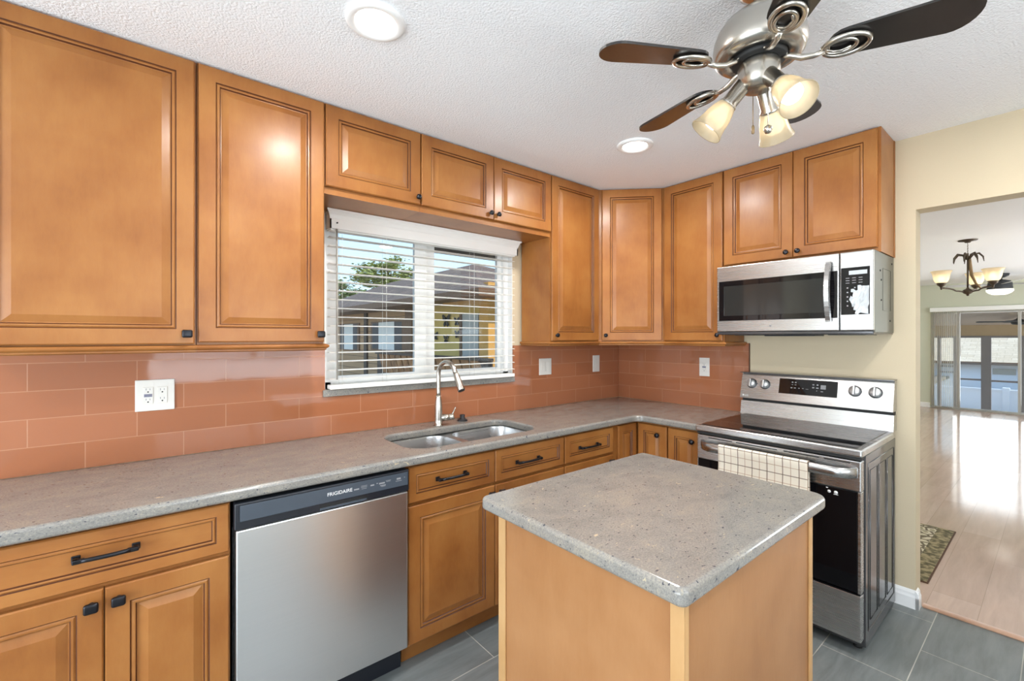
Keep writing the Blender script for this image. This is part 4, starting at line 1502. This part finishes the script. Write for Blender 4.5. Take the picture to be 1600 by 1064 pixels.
for k in range(5):
    a = ph - k * 2 * PI / 5
    X = Matrix.Translation((fcx, fcy, zb)) @ Matrix.Rotation(a, 4, 'Z')
    Xp = X @ Matrix.Rotation(R(-11), 4, 'X')
    # blade outline with rounded ends
    out = []
    r0, r1, w0, w1 = .165, .482, .048, .062
    for s_ in range(9):
        an = PI / 2 + PI * s_ / 8
        out.append((r0 + w0 * .9 + w0 * .9 * math.cos(an), w0 * math.sin(an)))
    for s_ in range(13):
        an = -PI / 2 + PI * s_ / 12
        out.append((r1 - .055 + .055 * math.cos(an), w1 * math.sin(an)))
    bl_ = MB(Xp).prism(out, .001, .008).build('blade', 'fan_blade', fan)
    # blade iron: arm from the flywheel and oval scroll under the blade
    mb = MB(X)
    mb.tube([(.058, 0, .012), (.078, 0, .004), (.106, 0, -.010), (.135, 0, -.013), (.160, 0, -.009)], [.0075, .0088, .0088, .0078, .0078], 10)
    mb.box(.052, .072, -.011, .011, .006, .012, .002)
    mb2 = mb
    mb2.X = Xp
    for (cx, rx, ry) in ((.208, .052, .036), (.196, .036, .024)):
        mb2.tube([(cx + rx * math.cos(2 * PI * q / 28), ry * math.sin(2 * PI * q / 28), -.006) for q in range(28)], .0068 if rx > .04 else .0056, 8, closed=True)
    mb2.tube([(.160 + .02 * q, .018 * math.sin(q * .9), -.006) for q in range(4)], .0040, 10)
    mb2.box(.150, .172, -.010, .010, -.008, .002, .003)
    mb2.build('blade_iron', 'nickel', bl_)
# three lamp arms
dcam = Vector((cam.location.x - fcx, cam.location.y - fcy, 0)).normalized()
base = math.atan2(dcam.y, dcam.x)
for k, th in enumerate((-80, 40, 160)):
    a = base + R(th)            # turned about the vertical from the camera side
    hv = Vector((math.cos(a), math.sin(a), 0))
    ax = (hv * math.sin(R(40)) + Vector((0, 0, -math.cos(R(40))))).normalized()
    o0 = Vector((fcx, fcy, 2.175)) + hv * .030
    arm = MB().lathe([(.010, 0), (.021, .004), (.0235, .012), (.0235, .076), (.0275, .082), (.0275, .090), (.020, .092)], o0, ax, 24).build('lamp_socket', 'nickel', fan)
    n0 = o0 + ax * .084
    pr = [(.0260, 0), (.0285, .006), (.0335, .020), (.0385, .040), (.0410, .060), (.0440, .075), (.0490, .088), (.0505, .092)]
    inn = [(r_ - .003, z_) for r_, z_ in reversed(pr)]
    MB().lathe(pr + [(.0505, .0935), (.0480, .0935)] + inn, n0, ax, 32, cap=False).build('lamp_shade', 'shade', arm)
    MB().lathe([(.010, -.004), (.013, .004), (.016, .016), (.025, .036), (.029, .050), (.027, .063), (.019, .072), (.009, .076), (.0005, .077)], n0, ax, 24).build('bulb', 'bulb', arm)
mb = MB()
pcx, pcy = fcx - .012, fcy - .03
mb.tube([(pcx, pcy, 2.142), (pcx, pcy, 2.02)], .0014, 6)
mb.lathe([(.0005, -.012), (.008, -.010), (.0118, -.001), (.0105, .007), (.004, .012), (.0005, .013)], (pcx, pcy, 2.012), (0, 0, 1), 16)
mb.build('pull_chain', 'nickel', fan)
mb = MB()
px2, py2 = fcx + .045, fcy + .035
mb.tube([(px2, py2, 2.16), (px2, py2, 2.06)], .0012, 6)
mb.lathe([(.003, 0), (.0045, .002), (.0045, .020), (.0025, .026)], (px2, py2, 2.038), (0, 0, 1), 10)
mb.build('pull_chain', 'antique', fan)

# ------------------------------------------------------------------ living room things
chx, chy = 3.765, -1.735
ch = thing('chandelier', 'bronze three light chandelier with amber glass bells seen through the doorway', 'chandelier', (chx, chy, H))
MB().lathe([(.0005, -.030), (.02, -.030), (.03, -.018), (.075, -.010), (.080, -.001)], (chx, chy, H), (0, 0, 1), 28).build('canopy', 'bronze', ch)
mb = MB()
z = H - .03
while z > 2.30:
    mb.tube([(chx + .010 * math.cos(2 * PI * q / 10), chy + (.002 * math.sin(2 * PI * q / 10)), z - .018 + .018 * math.sin(2 * PI * q / 10)) for q in range(10)], .0022, 5, closed=True)
    z -= .030
mb.build('chain', 'bronze', ch)
MB().tube([(chx, chy, 2.32), (chx, chy, 1.93)], .008, 8).build('stem', 'bronze', ch)
MB().lathe([(.0005, 1.858), (.010, 1.862), (.012, 1.875), (.034, 1.888), (.046, 1.905), (.040, 1.922), (.014, 1.938), (.009, 1.95)], (chx, chy, 0), (0, 0, 1), 20).build('hub', 'bronze', ch)
# decorative leaf ring and curved trunk
mb = MB()
for q in range(7):
    a = 2 * PI * q / 7 + .3
    mb.tube([(chx + r_ * math.cos(a), chy + r_ * math.sin(a), z_) for r_, z_ in ((.010, 2.25), (.04, 2.30), (.085, 2.31), (.115, 2.27), (.122, 2.22))], [.006, .010, .011, .008, .003], 6)
mb.build('leaf_crown', 'bronze', ch)
mb = MB()
mb.tube([(chx + .01, chy - .005, 2.29), (chx + .012, chy - .015, 2.20), (chx + .01, chy - .03, 2.08), (chx + .01, chy - .06, 1.99), (chx + .01, chy - .10, 1.93)], [.018, .017, .014, .011, .008], 10)
mb.build('palm_trunk', 'antique', ch)
rtv = Vector((.773, -.6345, 0))
fwv = Vector((.6345, .773, 0))
for (lx, ly) in ((-.285, .0), (.06, -.20), (.23, .14)):
    dvv = rtv * lx + fwv * ly
    e3 = Vector((chx, chy, 0)) + dvv
    dn = dvv.normalized()
    L = dvv.length
    arm = MB().tube([(chx + dn.x * L * s_, chy + dn.y * L * s_, 1.905 + (-.012 if s_ < .5 else .04 * (s_ - .5) * 2) + .02 * math.sin(s_ * PI * 1.0)) for s_ in [i / 9 for i in range(10)]], .008, 8).build('arm', 'bronze', ch)
    MB().lathe([(.006, 1.925), (.010, 1.945), (.012, 1.955), (.034, 1.975), (.042, 1.995), (.036, 2.00)], e3, (0, 0, 1), 20).build('bulb_cup', 'bronze', arm)
    pr = [(.034, 1.995), (.052, 2.010), (.064, 2.040), (.070, 2.075), (.078, 2.105), (.090, 2.125)]
    MB().lathe(pr + [(.087, 2.127)] + [(r_ - .004, z_ + .002) for r_, z_ in reversed(pr)], e3, (0, 0, 1), 24, cap=False).build('glass_bell', 'bell', arm)
    MB().lathe([(.012, 2.0), (.028, 2.03), (.030, 2.055), (.020, 2.08), (.0005, 2.09)], e3, (0, 0, 1), 14).build('bulb', 'bulb', arm)

f2 = (7.87, -1.726, 0)
fn2 = thing('ceiling_fan', 'dark hugger ceiling fan with a glowing bowl beyond the chandelier', 'fan', (f2[0], f2[1], H))
MB().lathe([(.0005, 2.40), (.055, 2.40), (.105, 2.425), (.115, H - .0005)], f2, (0, 0, 1), 28).build('canopy', 'dark_bronze', fn2)
MB().lathe([(.03, 2.36), (.03, 2.41)], f2, (0, 0, 1), 16).build('neck', 'dark_bronze', fn2)
MB().lathe([(.0005, 2.205), (.148, 2.205), (.152, 2.23), (.146, 2.26), (.148, 2.30), (.125, 2.345), (.05, 2.365), (.0005, 2.367)], f2, (0, 0, 1), 32).build('motor', 'dark_bronze', fn2)
MB().lathe([(.0005, 2.115), (.08, 2.12), (.130, 2.145), (.158, 2.175), (.160, 2.204)], f2, (0, 0, 1), 32).build('light_bowl', 'bowl', fn2)
for k in range(4):
    X = Matrix.Translation((f2[0], f2[1], 2.285)) @ Matrix.Rotation(R(20 + 90 * k), 4, 'Z') @ Matrix.Rotation(R(12), 4, 'X')
    MB(X).prism([(.15, -.03), (.25, -.055), (.62, -.065), (.66, -.03), (.66, .03), (.62, .065), (.25, .055), (.15, .03)], 0, .008).build('blade', 'grey_blade', fn2)

# rug
def rug_mat():
    m, n, b = new_mat('rug_pattern')
    tc = nd(n, 'ShaderNodeTexCoord')
    sp = nd(n, 'ShaderNodeSeparateXYZ')
    n.links.new(tc.outputs['Object'], sp.inputs[0])
    v = nd(n, 'ShaderNodeTexVoronoi', i_Scale=16.0, feature='DISTANCE_TO_EDGE')
    n.links.new(tc.outputs['Object'], v.inputs['Vector'])
    r1 = nd(n, 'ShaderNodeValToRGB')
    r1.color_ramp.interpolation = 'CONSTANT'
    r1.color_ramp.elements[0].color = col4(srgb(112, 100, 80))
    r1.color_ramp.elements[1].position = .10
    r1.color_ramp.elements[1].color = col4(srgb(206, 196, 170))
    e = r1.color_ramp.elements.new(.30)
    e.color = col4(srgb(150, 142, 112))
    n.links.new(v.outputs['Distance'], r1.inputs[0])
    v2 = nd(n, 'ShaderNodeTexNoise', i_Scale=30.0, i_Detail=3.0)
    n.links.new(tc.outputs['Object'], v2.inputs['Vector'])
    r2 = nd(n, 'ShaderNodeValToRGB')
    r2.color_ramp.elements[0].position = .4
    r2.color_ramp.elements[0].color = col4(srgb(92, 84, 58))
    r2.color_ramp.elements[1].position = .6
    r2.color_ramp.elements[1].color = col4(srgb(160, 146, 112))
    n.links.new(v2.outputs['Fac'], r2.inputs[0])
    # border band measured from the rug centre
    ax = nd(n, 'ShaderNodeMath', operation='ABSOLUTE')
    ay = nd(n, 'ShaderNodeMath', operation='ABSOLUTE')
    n.links.new(sp.outputs['X'], ax.inputs[0])
    n.links.new(sp.outputs['Y'], ay.inputs[0])
    gx = nd(n, 'ShaderNodeMath', operation='GREATER_THAN')
    gy = nd(n, 'ShaderNodeMath', operation='GREATER_THAN')
    n.links.new(ax.outputs[0], gx.inputs[0])
    gx.inputs[1].default_value = .505
    n.links.new(ay.outputs[0], gy.inputs[0])
    gy.inputs[1].default_value = .255
    mxm = nd(n, 'ShaderNodeMath', operation='MAXIMUM')
    n.links.new(gx.outputs[0], mxm.inputs[0])
    n.links.new(gy.outputs[0], mxm.inputs[1])
    mx = nd(n, 'ShaderNodeMix', data_type='RGBA')
    n.links.new(mxm.outputs[0], mx.inputs['Factor'])
    n.links.new(r1.outputs[0], mx.inputs['A'])
    n.links.new(r2.outputs[0], mx.inputs['B'])
    n.links.new(mx.outputs['Result'], b.inputs['Base Color'])
    b.inputs['Roughness'].default_value = .95
    return m


M['rug'] = rug_mat()
M['rug_edge'] = plain('rug_binding', srgb(88, 62, 44), .9, noise=.3, nscale=60)
rgt = thing('area_rug', 'patterned olive and cream rug on the laminate behind the doorway', 'rug', (.905, -1.545, 0))
MB().box(.375, 1.435, -1.885, -1.205, 0.0003, .009, .002).build('pile', 'rug', rgt)
MB().box(.365, 1.445, -1.893, -1.197, 0.0002, .006, .002).build('binding', 'rug_edge', rgt)

# far sliding door: frame, panes, head track
d1 = struct('door_1', MB().box(FXW + .03, FXW + .11, SY1, SY0, SZ - .03, SZ - .001).box(FXW + .02, FXW + .12, SY1, SY0, 0.0005, .035), 'grey_plastic')
M['alu'] = plain('grey_aluminium', srgb(170, 168, 162), .4, .3, noise=.05)
d1.data.materials[0] = M['alu']
for (y0, y1, nm) in ((SY0 - .045, SY0, 'jamb'), (-1.115, -1.075, 'stile'), (-1.91, -1.87, 'stile'), (-2.75, -2.70, 'stile'), (SY1, SY1 + .05, 'jamb')):
    MB().box(FXW + .035, FXW + .10, y0, y1, .035, SZ - .03).build(nm, 'alu', d1)
for (a, b) in ((-1.075, SY0 - .045), (-1.87, -1.115), (-2.70, -1.91)):
    MB().box(FXW + .066, FXW + .070, a, b, .035, SZ - .03).build('pane', 'pane', d1)
vb = thing('vertical_blind', 'white vertical blind drawn to the left of the far sliding door', 'blind', (FXW - .04, -.9, SZ))
MB().box(FXW - .075, FXW - .002, -4.2, SY0 + .005, SZ + .005, SZ + .085, .004).build('head_rail', 'vinyl', vb)
M['vane'] = frosted('translucent_vane', (0.88, 0.88, 0.85), 0, 0.45)
mb = MB()
for k in range(13):
    y = SY0 - .02 - .029 * k
    mb.add([(FXW - .072, y - .014, .03), (FXW - .008, y + .010, .03), (FXW - .008, y + .010, SZ + .006), (FXW - .072, y - .014, SZ + .006)], [[0, 1, 2, 3]])
mb.build('vanes', 'vane', vb)
MB().tube([(FXW - .085, -1.135, SZ), (FXW - .085, -1.135, 1.05)], .004, 6).build('wand', 'wand', vb)

# lanai behind the slider
M['tan_stucco'] = plain('tan_stucco', srgb(196, 172, 140), .85, noise=.05, bump=.2, bscale=80)
M['lanai_ceiling'] = plain('pale_lanai_ceiling', srgb(224, 206, 192), .85, noise=.03)
M['taupe_frame'] = plain('taupe_frame', srgb(138, 132, 134), .5, noise=.04)
M['concrete'] = plain('concrete', srgb(176, 172, 164), .85, noise=.08)
struct('floor_lanai', MB().box(FXW + .14, 11.95, -5.6, 1.2, -.42, -.32), 'concrete')
mb = MB()
mb.add([(FXW + .14, -5.6, 2.02), (FXW + .14, 1.2, 2.02), (11.9, 1.2, 1.68), (11.9, -5.6, 1.68), (FXW + .14, -5.6, 2.12), (FXW + .14, 1.2, 2.12), (11.9, 1.2, 1.78), (11.9, -5.6, 1.78)],
       [[0, 1, 2, 3], [7, 6, 5, 4], [0, 4, 5, 1], [3, 2, 6, 7], [0, 3, 7, 4], [1, 5, 6, 2]])
struct('ceiling_lanai', mb, 'lanai_ceiling')
struct('wall_lanai', MB().box(11.8, 11.9, -5.6, 1.2, 1.44, 1.70).box(11.8, 11.9, -5.6, 1.2, -.42, -.30), 'tan_stucco')
w3 = struct('window_3', MB().box(11.78, 11.90, -5.6, 1.2, 1.40, 1.445).box(11.78, 11.90, -5.6, 1.2, -.33, -.28), 'taupe_frame')
for y0, y1 in ((-.84, -.74), (-1.36, -1.20), (-1.93, -1.77), (-2.55, -2.40), (-.52, -.46)):
    MB().box(11.79, 11.89, y0, y1, -.28, 1.40).build('mullion', 'taupe_frame', w3)
for (y0, y1, z) in ((-1.20, -.84, .80), (-1.20, -.84, .43), (-1.77, -1.36, .80), (-1.77, -1.36, .42), (-.74, -.52, .72), (-.74, -.52, .58), (-2.40, -1.93, .55)):
    MB().box(11.81, 11.87, y0, y1, z - .02, z + .02).build('glazing_bar', 'taupe_frame', w3)
f3 = (10.5, -1.83, 0)
fn3 = thing('ceiling_fan', 'dark bronze fan hanging in the lanai beyond the far sliding door', 'fan', (f3[0], f3[1], 1.86))
MB().lathe([(.0005, 1.66), (.09, 1.67), (.11, 1.70), (.10, 1.75), (.04, 1.78), (.02, 1.80), (.02, 1.86), (.0005, 1.87)], f3, (0, 0, 1), 24).build('motor', 'dark_bronze', fn3)
for k in range(5):
    X = Matrix.Translation((f3[0], f3[1], 1.725)) @ Matrix.Rotation(R(96 + 72 * k), 4, 'Z') @ Matrix.Rotation(R(8), 4, 'X')
    MB(X).prism([(.09, -.02), (.18, -.05), (.56, -.06), (.60, -.03), (.60, .03), (.56, .06), (.18, .05), (.09, .02)], 0, .010).build('blade', 'dark_bronze', fn3)

# ------------------------------------------------------------------ outdoors
def ground_mat():
    m, n, b = new_mat('paved_ground')
    tc = nd(n, 'ShaderNodeTexCoord')
    nz = nd(n, 'ShaderNodeTexNoise', i_Scale=1.5, i_Detail=6.0)
    n.links.new(tc.outputs['Object'], nz.inputs['Vector'])
    r = nd(n, 'ShaderNodeValToRGB')
    r.color_ramp.elements[0].color = col4(srgb(120, 112, 100))
    r.color_ramp.elements[1].color = col4(srgb(168, 160, 146))
    n.links.new(nz.outputs['Fac'], r.inputs[0])
    n.links.new(r.outputs[0], b.inputs['Base Color'])
    b.inputs['Roughness'].default_value = .9
    return m


M['ground'] = ground_mat()
M['shingle'] = brick_mat('brown_asphalt_shingle', srgb(92, 76, 66), srgb(118, 98, 86), srgb(66, 54, 48), .33, .16, .006, ('Y', 'X'), (0, 0), .9, .6, vary=(18.0, .35, (1, 1, 1)))
M['yellow_stucco'] = plain('yellow_stucco', srgb(226, 192, 112), .85, noise=.05, bump=.2, bscale=60)
M['siding'] = brick_mat('brown_lap_siding', srgb(184, 146, 106), srgb(190, 152, 112), srgb(112, 84, 60), 6.0, .22, .010, ('Y', 'Z'), (0, 0), .8, .6)
M['brown_trim'] = plain('brown_trim', srgb(112, 78, 50), .6, noise=.1)
M['dark_trim'] = plain('dark_brown_trim', srgb(58, 42, 32), .6, noise=.1)
M['orange_stucco'] = plain('golden_stucco', srgb(214, 160, 84), .85, noise=.05, bump=.2, bscale=60)
M['door_grey'] = plain('pale_grey_door', srgb(186, 184, 176), .5, noise=.04)
M['shutter'] = plain('dark_shutter', srgb(62, 64, 70), .6, noise=.1)
M['curtain'] = plain('white_curtain', srgb(240, 238, 230), .8, noise=.06, nscale=12)
M['plank'] = wood('lit_strip_brown', srgb(120, 82, 50), srgb(150, 104, 64), srgb(176, 126, 80), 'z', rough=.7, coat=0)  # brown for the sunlit strips between the slanted shadow lines
M['leaf'] = plain('green_leaf', srgb(104, 126, 58), .6, noise=.5, nscale=3)
M['leaf_light'] = plain('yellow_green_leaf', srgb(150, 158, 84), .6, noise=.45, nscale=3)
M['bark'] = plain('bark', srgb(112, 94, 76), .9, noise=.3, nscale=12)
M['iron'] = plain('dark_iron', srgb(38, 34, 34), .6, .3, noise=.1)
struct('ground', MB().box(-40, 60, .5, 60, -.25, -.15).box(12.2, 60, -30, .5, -.85, -.75).box(-40, 0, -40, YR - 1, -.25, -.15), 'ground')

# neighbouring wing across the courtyard: facade on x = 3 looking to -x
hx = 3.0
wing = thing('neighbour_house', 'tan and yellow house wing under a brown shingle hip roof outside the kitchen window', 'house', (5.0, 10.0, -.15))
MB().box(hx, 7.0, 10.0, 18.5, -.15, 2.5).build('brown_wall', 'siding', wing)
MB().box(hx + .02, 7.0, 5.9, 9.998, -.15, 2.5).build('yellow_wall', 'yellow_stucco', wing)
MB().box(2.72, 3.1, 5.55, 5.898, -.15, 2.62).build('corner_post', 'orange_stucco', wing)
mb = MB()
ev, ri = 2.42, 3.72
vs = [(2.15, 5.1, ev), (2.15, 19.2, ev), (7.9, 19.2, ev), (7.9, 5.1, ev), (5.0, 9.4, ri), (5.0, 15.5, ri),
      (2.15, 5.1, ev - .16), (2.15, 19.2, ev - .16), (7.9, 19.2, ev - .16), (7.9, 5.1, ev - .16)]
mb.add(vs, [[0, 4, 5, 1], [1, 5, 2], [2, 5, 4, 3], [3, 4, 0], [0, 1, 7, 6], [1, 2, 8, 7], [2, 3, 9, 8], [3, 0, 6, 9], [6, 7, 8, 9]], [0, 0, 0, 0, 1, 1, 1, 1, 1])
mb.build('roof', ['shingle', 'brown_trim'], wing)
for (ya, yb, za, zb_) in ((10.05, 12.65, .98, 1.93), (13.75, 15.8, .92, 1.93)):
    fr = MB().box(hx - .05, hx - .002, ya, yb, za, zb_).build('window_frame', 'brown_trim', wing)
    w_ = yb - ya
    MB().box(hx - .055, hx - .051, ya + w_ * .08, ya + w_ * .28, za + .05, zb_ - .05).build('shutter', 'shutter', fr)
    MB().box(hx - .055, hx - .051, yb - w_ * .26, yb - w_ * .06, za + .05, zb_ - .05).build('shutter', 'shutter', fr)
    MB().box(hx - .056, hx - .051, ya + w_ * .28, yb - w_ * .26, za + .03, zb_ - .03).build('curtain', 'curtain', fr)
MB().box(hx - .06, hx - .001, 13.0, 13.25, -.15, 2.3).build('post', 'dark_trim', wing)
MB().box(hx - .08, hx - .001, 9.55, 9.99, -.15, 2.25).build('post', 'brown_trim', wing)
dp = MB().box(hx - .02, hx + .019, 6.30, 6.98, -.15, 1.98).build('door', 'door_grey', wing)
MB().box(hx - .03, hx + .018, 6.10, 6.28, -.15, 1.98).build('shutter', 'shutter', wing)
MB().box(hx - .03, hx + .018, 7.0, 7.10, -.15, 1.98).build('door_casing', 'brown_trim', wing)
# gable brace in the sun at the near end of the eave
mb = MB()
mb.add([(2.68, 5.5, 2.10), (2.68, 5.5, 2.60), (2.68, 7.4, 2.26), (2.68, 7.4, 2.22), (2.92, 5.5, 2.10), (2.92, 5.5, 2.60), (2.92, 7.4, 2.26), (2.92, 7.4, 2.22)],
       [[0, 3, 2, 1], [4, 5, 6, 7], [0, 1, 5, 4], [3, 7, 6, 2], [1, 2, 6, 5], [0, 4, 7, 3]])
mb.build('fascia', 'orange_stucco', wing)


def butterfly(y, z, s, label):
    t = thing('butterfly_ornament', label, 'ornament', (hx, y, z), 'butterfly ornaments on the yellow wall')
    for sg, nm in ((-1, 'wing'), (1, 'wing')):
        mb = MB(mframe((hx - .012, y, z), (0, -1, 0), (0, 0, 1)))
        up = [(.0, .02), (.06, .13), (.15, .19), (.20, .16), (.17, .05), (.10, -.005)]
        lo = [(.0, -.01), (.10, -.02), (.14, -.09), (.10, -.16), (.04, -.12)]
        for pl in (up, lo):
            pl = [(sg * a * s, b * s) for a, b in pl]
            if sg < 0:
                pl = pl[::-1]
            mb.prism(pl, .002, .012)
        mb.build(nm, 'iron', t)
    MB().tube([(hx - .022, y, z - .12 * s), (hx - .022, y, z + .10 * s)], .012 * s + .004, 6).build('body', 'iron', t)


butterfly(7.75, 1.83, .95, 'largest dark butterfly ornament, top left of the group outside')
butterfly(7.24, 1.80, .62, 'dark butterfly ornament at the top right of the group outside')
butterfly(8.30, 1.44, .65, 'dark butterfly ornament at the lower left of the group outside')
butterfly(7.76, 1.36, .60, 'lowest dark butterfly ornament, bottom middle of the group outside')
butterfly(7.22, 1.48, .58, 'dark butterfly ornament at the lower right of the group outside')

# slanted boards standing in for sun shadow lines on the wing's lower wall
fe = thing('shadow_line_boards', 'slanted brown boards standing in for shadow lines on the wall outside the window', 'fence', (2.2, 7.4, -.15))
mb = MB()
for k in range(14):
    y0 = 4.9 + .36 * k
    mb.add([(2.2, y0, .42), (2.2, y0 + .30, .42), (2.2, y0 + .62, .95), (2.2, y0 + .32, .95), (2.24, y0, .42), (2.24, y0 + .30, .42), (2.24, y0 + .62, .95), (2.24, y0 + .32, .95)],
           [[0, 3, 2, 1], [4, 5, 6, 7], [0, 1, 5, 4], [3, 7, 6, 2], [0, 4, 7, 3], [1, 2, 6, 5]])
mb.build('boards', 'plank', fe)
MB().box(2.24, 2.28, 4.8, 10.4, -.15, .93).build('back_panel', 'dark_trim', fe)  # dark backing shows in the gaps as the shadow lines
MB().box(2.17, 2.30, 4.8, 10.4, .93, .99).build('top_rail', 'dark_trim', fe)

# trees beyond the roof
def tree(x, y, zc, rx, rz, n, label, mat, seed, sz=.16):
    t = thing('tree', label, 'tree', (x, y, -.15))
    random.seed(seed)
    mb = MB()
    mb.tube([(x, y, -.15), (x + .1, y, zc * .4), (x - .1, y + .1, zc - rz * .3), (x, y, zc + rz * .3)], [.22, .17, .12, .04], 10)
    for k in range(9):
        a = random.uniform(0, 2 * PI)
        h = zc - rz * .5 + rz * .9 * random.random()
        mb.tube([(x, y, h - .5), (x + rx * .4 * math.cos(a), y + rx * .4 * math.sin(a), h), (x + rx * .85 * math.cos(a), y + rx * .85 * math.sin(a), h + rz * .3)], [.07, .045, .015], 5)
    mb.build('trunk', 'bark', t)
    vs, fs = [], []
    cl = []
    for k in range(26):
        d = Vector((random.gauss(0, 1), random.gauss(0, 1), random.gauss(0, 1))).normalized() * random.uniform(.45, 1.0)
        cl.append(Vector((x + d.x * rx, y + d.y * rx, zc + d.z * rz)))
    for k in range(n):
        c = random.choice(cl) + Vector((random.gauss(0, .3) * rx * .55, random.gauss(0, .3) * rx * .55, random.gauss(0, .3) * rz * .45))
        q = Matrix.Rotation(random.uniform(0, 6.3), 3, 'Z') @ Matrix.Rotation(random.uniform(-1.2, 1.2), 3, 'X')
        s = sz * random.uniform(.6, 1.3)
        o = len(vs)
        for p in ((-1, 0, 0), (0, -.4, .06), (1, 0, 0), (0, .4, .06)):
            vs.append(tuple(c + q @ (Vector(p) * s)))
        fs.append([o, o + 1, o + 2, o + 3])
    MB().add(vs, fs).build('crown', mat, t)


tree(10.2, 27.0, 5.5, 2.1, 1.15, 4200, 'tall yellow green tree rising above the shingle roof', 'leaf_light', 3)
tree(8.9, 34.5, 4.9, 2.4, 1.1, 3600, 'lower green tree at the left of the kitchen window view', 'leaf', 5)

# behind the lanai: vinyl fence and neighbouring house
M['fence_white'] = plain('white_vinyl_fence', srgb(232, 234, 240), .5, noise=.02)
vf = thing('vinyl_fence', 'white vinyl privacy fence behind the lanai windows', 'fence', (15, -1.5, -.75))
MB().box(15, 15.05, -8, 4, -.74, -.06).build('panel', 'fence_white', vf)
MB().box(14.98, 15.07, -8, 4, -.06, -.01).build('top_rail', 'fence_white', vf)
for y in (-3.6, -1.42, .8):
    MB().box(14.95, 15.09, y - .07, y + .07, -.74, .04, .01).build('post', 'fence_white', vf)
M['blue_white'] = plain('white_siding', srgb(226, 230, 238), .7, noise=.03)
M['tan_roof'] = brick_mat('tan_shingle', srgb(206, 186, 160), srgb(220, 202, 178), srgb(176, 156, 132), .4, .2, .006, ('Y', 'X'), (0, 0), .9, .4, vary=(14.0, .12, (1, 1, 1)))
nb = thing('neighbour_house', 'white neighbouring house with a tan roof seen through the lanai', 'house', (24, -2, -.75))
MB().box(22, 30, -10, 6, -.74, .50).build('wall', 'blue_white', nb)
MB().box(21.97, 21.999, -1.30, -.7, 0, .22).build('window', 'alu', nb)
mb = MB()
mb.add([(21.6, -11, .47), (21.6, 7, .47), (30.4, 7, .47), (30.4, -11, .47), (26, -6, 2.3), (26, 2, 2.3), (21.6, -11, .37), (21.6, 7, .37), (30.4, 7, .37), (30.4, -11, .37)],
       [[0, 4, 5, 1], [1, 5, 2], [2, 5, 4, 3], [3, 4, 0], [0, 1, 7, 6], [1, 2, 8, 7], [2, 3, 9, 8], [3, 0, 6, 9], [6, 7, 8, 9]], [0, 0, 0, 0, 1, 1, 1, 1, 1])
mb.build('roof', ['tan_roof', 'brown_trim'], nb)
